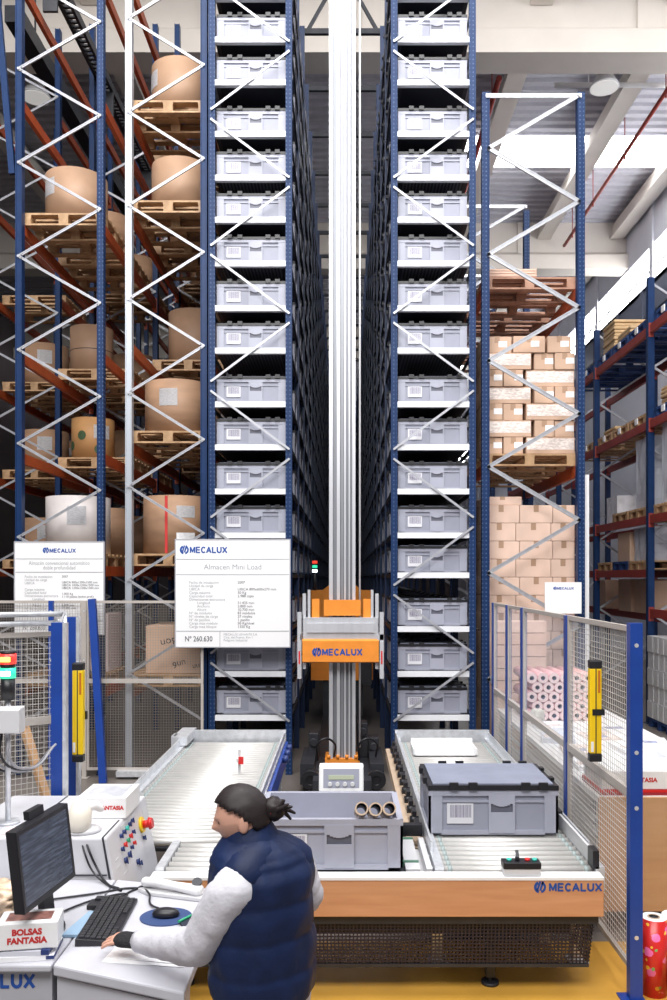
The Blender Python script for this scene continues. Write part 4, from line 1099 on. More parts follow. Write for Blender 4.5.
bm = B(); prism(bm, [(5.45, ZC + 0.0), (5.45, ZC + 0.085), (4.72, ZC + 0.085), (4.66, ZC + 0.06), (4.66, ZC + 0.0)], 'X', 1.385, 1.40)
obj('side_guide', bm, m_lgrey, t)
for ya, yb in ((4.62, 4.72), (5.4, 5.5)):
    bm = B(); bx(bm, 1.375, 1.41, ya, yb, ZC + 0.0, ZC + 0.1); obj('guide_end_cap', bm, m_black, t)

# front cross transfer with wood panel and mesh skirt
t = thing('transfer_table', 'front transfer table with beech panel and black mesh skirt', 'conveyor', (-0.05, 4.55, 0))
bm = B(); bx(bm, -1.06, 1.405, 4.52, 4.545, 0.455, 0.655); obj('wood_panel', bm, m_panelwood, t, bevel=0.004)
bm = B(); bx(bm, -1.06, 1.405, 4.515, 4.61, 0.655, 0.670); obj('top_strip', bm, m_white, t)
block_word('MECALUX', 1.108, 0.617, 0.285, 0.046, 4.52, m_logoblue, t); emblem('maker_logo', 1.058, 0.617, 0.033, 4.52, m_logoblue, t)
bm = B(); bx(bm, -0.57, 0.34, 4.615, 5.30, 0.62, 0.655)
obj('deck', bm, m_dark, t)
bm = B(); bx(bm, 0.34, 0.42, 4.64, 5.2, 0.6, 0.672); bx(bm, 0.34, 0.48, 4.64, 5.2, 0.59, 0.6); bx(bm, 0.455, 0.488, 4.64, 5.2, 0.6, 0.674); obj('grey_plate', bm, m_lgrey, t)
for y in (4.76, 5.18):
    bm = B(); bx(bm, -0.56, 0.42, y - 0.012, y + 0.012, 0.655, 0.6795); obj('transfer_belt', bm, mat('green_belt', (0.10, 0.22, 0.16), 0.5), t)
bm = B(); bx(bm, 0.33, 0.49, 5.27, 5.33, ZC - 0.02, ZC + 0.05); bx(bm, 0.33, 0.36, 5.22, 5.33, 0.5, ZC); obj('bin_stop', bm, m_black, t)
# mesh skirt
bm = B()
ys_, ye = 4.60, 4.66
x0, x1, z0, z1 = -1.04, 1.345, 0.16, 0.455
pitch = 0.0205
n = int((x1 - x0) / pitch)
def skirt_y(z): return 4.56 + (0.455 - z) * 0.14
for i in range(n + 1):
    x = x0 + i * pitch
    bar(bm, (x, skirt_y(z1), z1), (x, skirt_y(z0), z0), 0.0075, 0.004)
k = int((z1 - z0) / pitch)
for i in range(k + 1):
    z = z0 + i * pitch; bar(bm, (x0, skirt_y(z), z), (x1, skirt_y(z), z), 0.005, 0.0075)
for i in range(11):
    y = 4.62 + i * 0.03; bar(bm, (x1 + 0.04, y, 0.455), (x1, y, z0), 0.005, 0.005)
for i in range(k + 1):
    z = z0 + i * pitch; bar(bm, (x1 + 0.04 * (z - z0) / 0.3, 4.6, z), (x1 + 0.04 * (z - z0) / 0.3, 4.93, z), 0.005, 0.005)
obj('mesh_skirt', bm, m_guard, t)
for k in range(6):
    y = 4.66 + k * 0.083
    bm = B(); cyl(bm, (-1.0, y, ZC - 0.027), (-0.62, y, ZC - 0.027), 0.025, 12); obj('roller', bm, m_rollers, t)
bm = B(); bx(bm, -1.05, -1.0, 4.615, 5.1, 0.515, 0.69); bx(bm, -0.62, -0.575, 4.615, 5.1, 0.515, 0.69); obj('side_rail', bm, m_galv, t) if False else bm.free()
for xa in (-1.05, -0.62):
    bm = B(); bx(bm, xa, xa + 0.045, 4.615, 5.1, 0.515, 0.69); obj('side_rail', bm, m_galv, t)
bm = B(); bx(bm, -1.04, 1.385, 4.55, 4.60, 0.405, 0.455); bx(bm, x0, x1, skirt_y(z0) - 0.008, skirt_y(z0) + 0.012, z0 - 0.012, z0 + 0.006); bx(bm, -1.0, 1.3, 5.2, 5.26, 0.3, 0.5); bx(bm, -1.0, 1.3, 4.80, 4.88, 0.25, 0.4); bx(bm, -0.99, 0.5, 4.61, 5.26, 0.50, 0.515); bx(bm, 0.61, 1.33, 4.61, 5.26, 0.50, 0.515)  # the thin plates at the end are added to block light from above
obj('frame', bm, m_dark, t)
for x in (-0.9, 0.82):
    bm = B(); bx(bm, x - 0.025, x + 0.025, 4.68, 4.74, 0.05, 0.42); bx(bm, x - 0.008, x + 0.008, 4.7, 4.72, 0.02, 0.05); cyl(bm, (x, 4.71, 0.003), (x, 4.71, 0.02), 0.05, 16); obj('leg', bm, m_dark, t)
for x in (-0.96, 1.25):
    bm = B(); bx(bm, x - 0.04, x + 0.04, 5.2, 5.26, 0.003, 0.3); obj('leg', bm, m_galv, t)

# bins on the conveyors
make_bin((0.93, 5.52, ZC + 0.004), 'grey bin with black rimmed lid on the right conveyor', 'bins on the conveyors')
ob = make_bin((-0.085, 4.905, 0.6805), 'open grey bin on the transfer table behind the worker', 'bins on the conveyors', lid=False)
ob_t = ob.location
for i, x in enumerate((0.092, 0.169, 0.246)):
    bm = B(); zb = 0.6805 + 0.016
    y0_, y1_ = 4.71, 5.12
    ring_tube(bm, (x, 4.60, 1.018 + (0.0 if i == 1 else 0.004)), (x - 0.0, 5.06, 0.868), 0.037, 0.029, 20, 0, 1)
    tag(obj('cardboard_tube', bm, [m_corekraft, m_dark]), '%s cardboard tube leaning in the open grey bin' % ['leftmost', 'middle', 'rightmost'][i], 'tube', 'cardboard tubes in the open bin')
# terminal behind the open bin
t = thing('display_terminal', 'small white weighing display on a post behind the open bin', 'display', (-0.03, 5.62, 0))
bm = B(); prism(bm, [(5.56, 0.86), (5.70, 0.86), (5.70, 1.03), (5.60, 1.03)], 'X', -0.175, 0.125); obj('housing', bm, m_white, t, bevel=0.012)
bm = B(); hexa(bm, [(-0.145, 5.566, 0.89), (0.095, 5.566, 0.89), (0.095, 5.572, 0.89), (-0.145, 5.572, 0.89), (-0.145, 5.590, 1.012), (0.095, 5.590, 1.012), (0.095, 5.596, 1.012), (-0.145, 5.596, 1.012)]); obj('face_plate', bm, mat('display_face', (0.33, 0.34, 0.42), 0.4), t)
bm = B(); hexa(bm, [(-0.11, 5.572, 0.945), (0.06, 5.572, 0.945), (0.06, 5.58, 0.945), (-0.11, 5.58, 0.945), (-0.11, 5.578, 0.972), (0.06, 5.578, 0.972), (0.06, 5.585, 0.972), (-0.11, 5.585, 0.972)]); obj('display_window', bm, mat('lcd_green', (0.42, 0.46, 0.34), 0.3), t)
for i in range(4):
    bm = B(); x = -0.1 + i * 0.05; cyl(bm, (x, 5.56, 0.915), (x, 5.572, 0.915), 0.014, 12); obj('key', bm, m_white, t)
bm = B(); cyl(bm, (-0.03, 5.64, 0.0), (-0.03, 5.64, 0.86), 0.025, 12); cyl(bm, (-0.03, 5.64, 0), (-0.03, 5.64, 0.015), 0.12, 16); obj('post', bm, m_galv, t)
# push button box on the front edge
t = thing('push_button_box', 'small control box with red and green buttons on the table edge', 'control box', (0.965, 4.58, 0.672))
bm = B(); bx(bm, 0.865, 1.065, 4.53, 4.61, 0.672, 0.71); obj('base', bm, m_lgrey, t, bevel=0.004)
bm = B(); bx(bm, 0.862, 1.068, 4.527, 4.613, 0.71, 0.745); obj('cover', bm, m_black, t, bevel=0.004)
for x, mm in ((0.90, m_teal), (1.0, m_red), (1.04, m_teal)):
    bm = B(); cyl(bm, (x, 4.57, 0.745), (x, 4.57, 0.756), 0.014, 12); obj('button', bm, mm, t)
bm = B(); cyl(bm, (0.945, 4.57, 0.745), (0.945, 4.57, 0.765), 0.012, 10); bar(bm, (0.945, 4.555, 0.765), (0.945, 4.585, 0.795), 0.016, 0.012); obj('switch', bm, m_dark, t)

# ================================================================== FENCES
def mesh_panel(t, p0, p1, z0, z1, cell, mframe, mwire, mid=None, clear=False, fw=0.03, wire=0.0029):
    """framed panel between two ground points"""
    p0, p1 = Vector((*p0, 0)), Vector((*p1, 0)); d = (p1 - p0); L = d.length; d.normalize()
    bm = B()
    def pt(a, z): q = p0 + d * a; return (q.x, q.y, z)
    bar(bm, pt(0, z1 - fw/2), pt(L, z1 - fw/2), 0.025, fw); bar(bm, pt(0, z0 + fw/2), pt(L, z0 + fw/2), 0.025, fw)
    bar(bm, pt(fw/2, z0), pt(fw/2, z1), 0.03, fw); bar(bm, pt(L - fw/2, z0), pt(L - fw/2, z1), 0.03, fw)
    if mid: bar(bm, pt(0, mid), pt(L, mid), 0.035, 0.05)
    f = obj('panel_frame', bm, mframe, t)
    bm = B()
    if clear:
        bar(bm, pt(fw, (mid or z0) + 0.0 + (z1 - (mid or z0)) / 2), pt(L - fw, (mid or z0) + (z1 - (mid or z0)) / 2), 0.004, z1 - (mid or z0) - 2 * fw)
        obj('clear_pane', bm, m_clear, f)
        bm = B(); z1 = mid
    n = int(L / cell)
    for i in range(1, n):
        bar(bm, pt(i * L / n, z0), pt(i * L / n, z1), wire, wire)
    n = int((z1 - z0) / cell)
    for i in range(1, n):
        z = z0 + (z1 - z0) * i / n; bar(bm, pt(0.01, z), pt(L - 0.01, z), wire, wire)
    obj('wire_mesh', bm, mwire, f)
def post(t, x, y, z1, w=0.06, d=0.06, m=None, foot=True):
    bm = B(); bx(bm, x - w/2, x + w/2, y - d/2, y + d/2, 0, z1)
    for z in (0.35, 1.05, 1.35, z1 - 0.12): cyl(bm, (x, y - d/2 - 0.002, z), (x, y - d/2, z), 0.012, 8, 1)
    if foot: bx(bm, x - 0.08, x + 0.05, y - 0.06, y + 0.06, 0.003, 0.012)
    return obj('post', bm, [m or m_brightblue, m_galv], t)
t = thing('safety_fence', 'blue posted mesh safety fence right of the conveyors', 'fence', (1.57, 4.6, 0))
FX = 1.575
FY = [4.53, 5.88, 7.35, 8.03, 8.78]
for i, y in enumerate(FY):
    post(t, FX, y, 2.05 if i == 0 else 2.03, 0.05 if i else 0.068, 0.06)
for i in range(4):
    mesh_panel(t, (FX, FY[i] + 0.03), (FX, FY[i + 1] - 0.03), 0.14, 2.03, 0.034, m_fencegrey, m_wirewhite, mid=1.11, clear=(i > 0))
def light_curtain(x, y, z0, z1, label, rz, hang):
    t = thing('light_curtain', label, 'light curtain', (x, y, z0), 'yellow safety light curtains', rz)
    h = z1 - z0
    bm = B(); bx(bm, -0.036, 0.036, -0.025, 0.025, 0.05, h - 0.05); obj('housing', bm, m_yellow, t, local=True, bevel=0.006)
    bm = B(); bx(bm, -0.003, 0.003, -0.0275, -0.024, 0.05, h - 0.05); obj('lens_strip', bm, m_dark, t, local=True)
    for a, b_ in ((0, 0.05), (h - 0.05, h)):
        bm = B(); bx(bm, -0.038, 0.038, -0.027, 0.027, a, b_); obj('end_cap', bm, m_black, t, local=True, bevel=0.008)
    bm = B(); bx(bm, -0.02, 0.045, 0.025, 0.05, h * 0.42, h * 0.5); bx(bm, -0.022, 0.05, -0.03, 0.026, h * 0.46, h * 0.52) if hang else None
    obj('bracket', bm, m_black, t, local=True)
    bm = B(); bx(bm, 0.012, 0.026, -0.0265, -0.0245, h * 0.68, h * 0.9); obj('red_print', bm, mat('orange_print', (0.55, 0.16, 0.01), 0.5), t, local=True)
    bm = B(); bx(bm, -0.03, -0.014, -0.0265, -0.0245, h * 0.1, h * 0.2); obj('label', bm, m_paper, t, local=True)
    return t
light_curtain(1.505, 5.02, 1.19, 1.80, 'yellow light curtain on the right fence panel', 0.0, True)
lc = light_curtain(-1.775, 5.55, 1.07, 1.73, 'yellow light curtain beside the blue posts at left', 0.0, False)
# left: mesh fence across the rack bases
t = thing('safety_fence', 'beige mesh fence in front of the left pallet racks', 'fence', (-2.3, 9.55, 0))
mesh_panel(t, (-2.96, 9.54), (-1.62, 9.54), 0.09, 2.03, 0.03, m_fencegrey, m_wire, mid=1.11)
mesh_panel(t, (-4.3, 9.54), (-3.0, 9.54), 0.09, 2.03, 0.03, m_fencegrey, m_wire, mid=1.11)
post(t, -2.98, 9.53, 2.03, 0.05, 0.05, m_fencegrey); post(t, -3.35, 9.50, 2.03, 0.05, 0.05, m_brightblue)
bm = B(); bx(bm, -2.6, -1.9, 9.45, 9.62, 0.03, 0.09); bx(bm, -2.35, -2.28, 9.47, 9.6, 0, 0.03); obj('floor_channel', bm, m_galv, t)
bm = B(); bar(bm, (-2.70, 9.3, 0.0), (-2.87, 9.45, 2.05), 0.08, 0.06)
tag(obj('leaning_post', bm, m_brightblue), 'slightly leaning blue post before the left mesh fence', 'post')
# left: near side fence with blue posts
t = thing('safety_fence', 'pale mesh fence panel at the left edge with thick blue posts', 'fence', (-1.9, 5.3, 0))
for x, y, z in ((-1.755, 5.1, 2.02), (-1.905, 5.82, 2.02)):
    bm = B(); bx(bm, x - 0.045, x + 0.025, y, y + 0.05, 0, z); bx(bm, x + 0.025, x + 0.045, y, y + 0.05, 0, z, 1)
    for zz in (0.5, 0.9, 1.3, 1.7): cyl(bm, (x + 0.035, y - 0.004, zz), (x + 0.035, y, zz), 0.01, 8, 1)
    bx(bm, x - 0.1, x + 0.1, y - 0.04, y + 0.1, 0, 0.012)
    obj('post', bm, [m_brightblue, m_galv], t)
mesh_panel(t, (-2.62, 5.0), (-1.86, 5.56), 0.2, 1.94, 0.036, m_fencegrey, m_wirewhite, mid=1.36)
bm = B()
cyl(bm, (-2.7, 5.0, 2.06), (-1.83, 5.45, 2.06), 0.018, 10); cyl(bm, (-2.7, 5.0, 2.0), (-1.86, 5.45, 2.0), 0.018, 10)
cyl(bm, (-1.835, 5.45, 0.0), (-1.835, 5.45, 2.06), 0.016, 10); cyl(bm, (-1.88, 5.47, 0.0), (-1.88, 5.47, 2.02), 0.016, 10); cyl(bm, (-2.62, 5.03, 0), (-2.62, 5.03, 2.02), 0.016, 10)
obj('conduit_rail', bm, m_galv, t)
cable('conduit', [(-1.84, 5.44, 2.07), (-1.79, 5.3, 2.06), (-1.765, 5.15, 2.0)], 0.008, m_hose, t)
bm = B(); bx(bm, -2.03, -1.995, 5.95, 5.98, 0.0, 1.98)
tag(obj('fence_post', bm, m_brightblue), 'thin blue post behind the pale mesh panel at left', 'post')
# lamp column and box at left edge
t = thing('signal_tower', 'black signal column with red and green lamps at the left edge', 'signal light', (-1.80, 4.45, 0))
bm = B(); cyl(bm, (-1.80, 4.45, 0.986), (-1.80, 4.45, 1.645), 0.014, 10); cyl(bm, (-1.8, 4.45, 0.986), (-1.8, 4.45, 0.998), 0.06, 16); obj('pole', bm, m_galv, t)
bm = B(); cyl(bm, (-1.80, 4.45, 1.7), (-1.80, 4.45, 1.9), 0.03, 16); cyl(bm, (-1.80, 4.45, 1.645), (-1.80, 4.45, 1.76), 0.036, 16); cyl(bm, (-1.80, 4.45, 1.89), (-1.80, 4.45, 1.905), 0.038, 16); cyl(bm, (-1.80, 4.45, 1.76 + 0.056), (-1.80, 4.45, 1.836), 0.037, 16); obj('column', bm, m_black, t)
bm = B(); cyl(bm, (-1.80, 4.45, 1.76), (-1.80, 4.45, 1.816), 0.04, 18); bx(bm, -1.825, -1.775, 4.407, 4.42, 1.775, 1.80, 1); obj('green_lamp', bm, [m_beacon_g, m_beacon_w], t)
bm = B(); cyl(bm, (-1.80, 4.45, 1.836), (-1.80, 4.45, 1.89), 0.042, 18); bx(bm, -1.825, -1.775, 4.405, 4.42, 1.85, 1.875, 1); obj('red_lamp', bm, [m_beacon_r, m_beacon_y], t)
t = thing('junction_box', 'grey wiring box below the signal column at the left edge', 'box', (-1.80, 4.42, 1.47))
bm = B(); bx(bm, -1.95, -1.70, 4.36, 4.432, 1.48, 1.615); bx(bm, -1.955, -1.695, 4.33, 4.36, 1.485, 1.61); obj('housing', bm, m_lgrey, t, bevel=0.006)
bm = B(); bx(bm, -1.86, -1.80, 4.326, 4.331, 1.565, 1.585); obj('name_plate', bm, m_paper, t)
bm = B(); bx(bm, -1.89, -1.80, 4.318, 4.331, 1.505, 1.52); obj('latch', bm, m_cream, t)
for k in range(4):
    cable('cable', [(-1.90 + k * 0.045, 4.39, 1.48), (-1.89 + k * 0.04, 4.38, 1.36), (-1.80 + 0.02 * k, 4.6, 1.22 + 0.008 * k), (-1.765, 5.08, 1.28)], 0.007, m_hose if k % 2 else m_black, t)
bm = B(); bar(bm, (-1.98, 6.1, 0.015), (-2.42, 6.25, 1.22), 0.075, 0.03)
tag(obj('wooden_lath', bm, m_bench), 'bare wooden lath leaning behind the wiring box', 'lath')
bm = B(); rings = []
for r, z in ((0.07, 0.0), (0.085, 0.05), (0.085, 0.2), (0.07, 0.27), (0.03, 0.30), (0.03, 0.33)):
    rings.append([(-1.90 + r * math.cos(2*PI*i/20), 4.30 + r * math.sin(2*PI*i/20), 0.99 + z) for i in range(20)])
loft(bm, rings); tag(obj('plastic_jug', bm, m_bag), 'translucent plastic jug at the left edge on the console', 'jug')

# ================================================================== CONSOLE AND DESK
t = thing('control_console', 'white control console with slanted button panel behind the desk', 'console', (-1.45, 4.6, 0))
bm = B(); prism(bm, [(-2.0, 0.0), (-1.2, 0.0), (-1.11, 0.5), (-1.205, 0.985), (-2.0, 0.985)], 'Y', 4.2, 5.02); obj('cabinet', bm, m_consolewhite, t, bevel=0.012)
bm = B(); bx(bm, -1.66, -1.64, 4.194, 4.2, 0.8, 0.96); bx(bm, -1.668, -1.66, 4.2, 5.0, 0.984, 0.988); bx(bm, -1.225, -1.217, 4.2, 4.5, 0.984, 0.988); hexa(bm, [(-1.19, 4.193, 0.78), (-1.18, 4.193, 0.78), (-1.18, 4.2, 0.78), (-1.19, 4.2, 0.78), (-1.225, 4.193, 0.985), (-1.217, 4.193, 0.985), (-1.217, 4.2, 0.985), (-1.225, 4.2, 0.985)]); bx(bm, -1.64, -1.2, 4.193, 4.2, 0.795, 0.80); obj('joint_line', bm, m_dark, t)
def on_panel(y, z, off=0.0):
    k = (0.985 - z) / 0.485; return Vector((-1.205 + 0.095 * k + off * 0.98, y, z + off * 0.19))
bm = B()
for y0_, y1_, z0_, z1_ in ((4.45, 4.75, 0.945, 0.965), (4.9, 4.98, 0.84, 0.93), (4.27, 4.33, 0.84, 0.845), (4.27, 4.33, 0.80, 0.805), (4.36, 4.42, 0.74, 0.745)):
    hexa(bm, [on_panel(y0_, z0_, 0), on_panel(y1_, z0_, 0), on_panel(y1_, z0_, 0.002), on_panel(y0_, z0_, 0.002), on_panel(y0_, z1_, 0), on_panel(y1_, z1_, 0), on_panel(y1_, z1_, 0.002), on_panel(y0_, z1_, 0.002)])
obj('printed_labels', bm, m_lgrey, t)
for y, z, r, mm in ((4.42, 0.925, 0.014, m_navybtn), (4.48, 0.928, 0.014, m_navybtn), (4.54, 0.93, 0.014, m_teal), (4.60, 0.934, 0.014, m_navybtn), (4.66, 0.937, 0.014, m_navybtn),
                    (4.40, 0.862, 0.014, m_navybtn), (4.46, 0.866, 0.015, m_red), (4.52, 0.87, 0.014, m_green), (4.58, 0.875, 0.015, m_red), (4.64, 0.88, 0.012, m_navybtn),
                    (4.42, 0.795, 0.02, m_navybtn), (4.50, 0.80, 0.02, m_navybtn), (4.56, 0.82, 0.012, m_navybtn), (4.62, 0.825, 0.012, m_red), (4.82, 0.79, 0.014, m_navybtn), (4.62, 0.72, 0.018, m_navybtn), (4.66, 0.70, 0.014, m_navybtn)):
    bm = B(); r *= 0.8; cyl(bm, on_panel(y, z, 0), on_panel(y, z, 0.012), r, 12); bar(bm, on_panel(y, z - r * 1.2, 0.015), on_panel(y, z + r * 1.2, 0.015), 0.005, 0.008); obj('button', bm, mm, t)
bm = B(); cyl(bm, on_panel(4.82, 0.865, 0), on_panel(4.82, 0.865, 0.015), 0.045, 18); obj('stop_collar', bm, m_yellow, t)
bm = B(); cyl(bm, on_panel(4.82, 0.865, 0.015), on_panel(4.82, 0.865, 0.05), 0.022, 14); cyl(bm, on_panel(4.82, 0.865, 0.05), on_panel(4.82, 0.865, 0.07), 0.036, 18, r2=0.028); obj('emergency_stop', bm, m_red, t)

t = thing('work_desk', 'grey white desk with a blue maker name on its front', 'desk', (-1.3, 3.6, 0))
ZD = 0.78
bm = B(); prism(bm, [(-1.145, 3.265), (-0.588, 3.045), (-0.588, 4.05), (-1.145, 4.19)], 'Z', ZD - 0.045, ZD); obj('right_top', bm, m_deskgrey, t, bevel=0.008)
bm = B(); prism(bm, [(-2.4, 3.262), (-1.152, 3.262), (-1.152, 4.19), (-2.4, 4.19)], 'Z', ZD - 0.03, ZD - 0.001); obj('left_top', bm, m_deskgrey, t, bevel=0.008)
bm = B(); prism(bm, [(-1.135, 3.285), (-0.605, 3.07), (-0.605, 3.25), (-1.135, 3.46)], 'Z', 0.0, ZD - 0.057); obj('right_cabinet', bm, m_deskgrey, t)
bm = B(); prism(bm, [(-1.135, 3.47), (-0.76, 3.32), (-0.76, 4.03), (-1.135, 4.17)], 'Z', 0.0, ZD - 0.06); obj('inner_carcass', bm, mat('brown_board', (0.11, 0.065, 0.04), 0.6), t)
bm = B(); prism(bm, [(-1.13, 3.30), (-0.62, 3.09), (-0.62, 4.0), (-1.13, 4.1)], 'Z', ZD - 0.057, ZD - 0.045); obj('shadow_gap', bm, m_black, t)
bm = B(); bx(bm, -2.4, -1.16, 3.30, 4.18, 0.0, ZD - 0.03); lf = obj('left_cabinet', bm, m_cabgrey, t)
block_word('MECALUX', -1.565, 0.70, 0.335, 0.058, 3.30, m_logoblue, t)
# monitor: turned to face right
t = thing('monitor', 'flat black computer monitor on the desk facing the worker', 'monitor', (-1.22, 3.46, ZD), rz=0.0)
def mon(bm, s0, s1, d0, d1, z0, z1, mi=0):
    # s along the screen (near to far), d depth behind the glass, z height; tilted back slightly
    a = Vector((-1.245, 3.25, 0)); b_ = Vector((-1.185, 3.68, 0)); u = (b_ - a).normalized(); nrm = Vector((u.y, -u.x, 0))
    def P(s, d, z): q = a + u * s - nrm * d; q = q - nrm * ((z - 0.85) * 0.12 - 0.012); return (q.x, q.y, z)
    hexa(bm, [P(s0, d0, z0), P(s1, d0, z0), P(s1, d1, z0), P(s0, d1, z0), P(s0, d0, z1), P(s1, d0, z1), P(s1, d1, z1), P(s0, d1, z1)], mi)
L = 0.434
bm = B(); mon(bm, 0, L, 0.004, 0.045, 0.98, 1.30); mon(bm, 0, L, 0, 0.004, 0.98, 1.003); mon(bm, 0, L, 0, 0.004, 1.28, 1.30); mon(bm, 0, 0.02, 0, 0.004, 1.0, 1.285); mon(bm, L - 0.02, L, 0, 0.004, 1.0, 1.285); mon(bm, 0.08, L - 0.08, 0.045, 0.07, 1.02, 1.24)
obj('casing', bm, m_black, t, bevel=0.003)
bm = B(); mon(bm, 0.02, L - 0.02, 0.0015, 0.004, 1.003, 1.28); obj('screen', bm, m_screen, t)
bm = B(); mon(bm, 0.27, 0.35, 0.07, 0.1, ZD + 0.02, 1.12); obj('stand', bm, m_black, t)
bm = B(); cyl(bm, (-1.31, 3.575, ZD), (-1.31, 3.575, ZD + 0.02), 0.105, 24); obj('stand_foot', bm, m_black, t)
bm = B(); mon(bm, 0.16, 0.28, 0.03, 0.055, 1.30, 1.335); obj('top_clip', bm, m_black, t)
# keyboard
t = thing('keyboard', 'black computer keyboard under the gloved hand', 'keyboard', (-1.035, 3.66, ZD), rz=0.04)
bm = B(); hexa(bm, [(-0.085, -0.235, 0), (0.075, -0.235, 0), (0.075, 0.235, 0), (-0.085, 0.235, 0), (-0.085, -0.235, 0.032), (0.075, -0.235, 0.018), (0.075, 0.235, 0.018), (-0.085, 0.235, 0.032)]); obj('base', bm, m_black, t, local=True, bevel=0.004)
bm = B()
for r in range(6):
    x = -0.072 + r * 0.0235
    for k in range(18):
        if r == 5 and 5 <= k <= 10: continue
        y = -0.222 + k * 0.0248
        z = 0.029 - (x + 0.085) * 0.0875
        bx(bm, x, x + 0.019, y, y + 0.020, z, z + 0.009)
o = obj('keys', bm, mat('dark_keycap', (0.03, 0.03, 0.035), 0.5), t, local=True)
# mouse on its pad
bm = B(); rings = []
for z in (ZD, ZD + 0.005): rings.append([(-0.80 + 0.115 * math.cos(2*PI*i/32), 3.72 + 0.10 * math.sin(2*PI*i/32), z) for i in range(32)])
loft(bm, rings, smooth=False); tag(obj('mouse_pad', bm, mat('navy_pad', (0.03, 0.06, 0.17), 0.7)), 'rounded navy mouse pad on the desk', 'mouse pad')
bm = B(); rings = []
for z, k in ((0.0, 0.9), (0.012, 1.0), (0.024, 0.9), (0.033, 0.62), (0.037, 0.3)):
    rings.append([(-0.80 + 0.062 * k * math.cos(2*PI*i/20), 3.72 + 0.036 * k * math.sin(2*PI*i/20), ZD + 0.0055 + z) for i in range(20)])
loft(bm, rings); tag(obj('computer_mouse', bm, m_black), 'black computer mouse on the navy pad', 'mouse')
bm = B(); bx(bm, -0.07, 0.07, -0.045, 0.045, 0, 0.012); bmesh.ops.rotate(bm, verts=bm.verts[:], matrix=Matrix.Rotation(0.5, 3, 'Z')); bmesh.ops.translate(bm, verts=bm.verts[:], vec=(-0.655, 3.66, ZD + 0.001))
tag(obj('wallet_pouch', bm, mat('dark_pouch', (0.02, 0.025, 0.045), 0.6), bevel=0.004), 'dark flat pouch beside the mouse pad', 'pouch')
bm = B(); cyl(bm, (-0.725, 3.63, ZD + 0.018), (-0.66, 3.73, ZD + 0.018), 0.006, 8); tag(obj('green_pen', bm, m_green), 'green pen lying on the dark pouch', 'pen')
# white sheets under the forearm
for i, (x0_, y0_, x1_, y1_, a) in enumerate(((-0.95, 3.26, -0.61, 3.43, 0.02), (-0.94, 3.29, -0.64, 3.47, -0.05))):
    bm = B(); bx(bm, -(x1_-x0_)/2, (x1_-x0_)/2, -(y1_-y0_)/2, (y1_-y0_)/2, 0, 0.002); bmesh.ops.rotate(bm, verts=bm.verts[:], matrix=Matrix.Rotation(a - 0.15, 3, 'Z')); bmesh.ops.translate(bm, verts=bm.verts[:], vec=((x0_+x1_)/2, (y0_+y1_)/2, ZD + 0.001 + i * 0.003))
    tag(obj('paper_sheet', bm, m_paper), ['white paper sheet under the worker arm on the desk edge', 'upper white sheet under the worker forearm'][i], 'paper', 'white sheets on the desk')
# white handset
t = thing('cordless_scanner', 'white long hand scanner lying on the desk beside keyboard', 'scanner', (-0.86, 3.98, ZD))
bm = B(); limb(bm, [(-0.96, 4.03, ZD + 0.045), (-0.90, 4.0, ZD + 0.055), (-0.82, 3.97, ZD + 0.05), (-0.74, 3.95, ZD + 0.042), (-0.70, 3.94, ZD + 0.04)], [0.03, 0.026, 0.024, 0.03, 0.038], 14, 0, 0.8); obj('body', bm, m_white, t)
bm = B(); prism(bm, [(-1.0, 4.02), (-0.94, 3.97), (-0.64, 3.88), (-0.64, 3.96), (-0.92, 4.07)], 'Z', ZD + 0.001, ZD + 0.02); obj('cradle', bm, m_lgrey, t, bevel=0.004)
bm = B(); cyl(bm, (-0.70, 3.945, ZD + 0.072), (-0.70, 3.94, ZD + 0.08), 0.024, 14); obj('end_ring', bm, m_dark, t)
# boxes
def fancy_box(loc, w, d, h, label, lines, rz=0.0, size=0.045, patt=True, tx=0.0):
    t = thing('product_box', label, 'box', loc, 'boxes with red lettering', rz)
    bm = B(); bx(bm, -w/2, w/2, -d/2, d/2, 0, h); obj('box', bm, m_white, t, local=True, bevel=0.004)
    if patt:
        bm = B(); bx(bm, -w/2 + 0.03, w/2 - 0.03, -d/2 + 0.03, d/2 - 0.03, h, h + 0.002); obj('top_print', bm, patt, t, local=True)
    for i, l in enumerate(lines):
        cu = text('lettering', l, size, (0, 0, 0), m_redtext, None, align='CENTER', bold=0.0015); cu.parent = t; cu.location = (tx, -d/2 - 0.0008, h * (0.5 + (len(lines) - 1) * 0.16 - i * 0.32))
    return t
m_toprint = mat('red_green_print', (0.28, 0.13, 0.11), 0.4, noise_amt=0.7, noise_scale=18)
m_greyprint = mat('grey_print', (0.50, 0.51, 0.56), 0.4, noise_amt=0.2, noise_scale=14)
fancy_box((-1.272, 3.37, ZD + 0.043), 0.235, 0.14, 0.105, 'white box with red lettering on the desk before the monitor', ['BOLSAS', 'FANTASIA'], 0.16, 0.033, m_toprint)
fancy_box((-1.325, 4.68, 0.986), 0.27, 0.30, 0.115, 'white box with red lettering on top of the console', ['BOLSAS FANTASIA'], 0.0, 0.029, m_greyprint)
for i, (w, d, z, mm, l) in enumerate(((0.33, 0.17, ZD, m_paper, 'white catalogue lowest under the desk box'), (0.30, 0.16, ZD + 0.019, mat('pale_cover', (0.62, 0.63, 0.70), 0.4), 'thin blue edged catalogue under the desk box'))):
    t = thing('catalogue', l, 'catalogue', (-1.33, 3.37, z), 'catalogues under the desk box', 0.12 - 0.05 * i)
    bm = B(); bx(bm, -w/2, w/2, -d/2, d/2, 0, 0.019); obj('pages', bm, mm, t, local=True)
    bm = B(); bx(bm, w/2 - 0.03, w/2 + 0.001, -d/2 - 0.001, d/2 + 0.001, 0.004, 0.0235 if i else 0.0185); obj('spine', bm, m_navybtn, t, local=True)
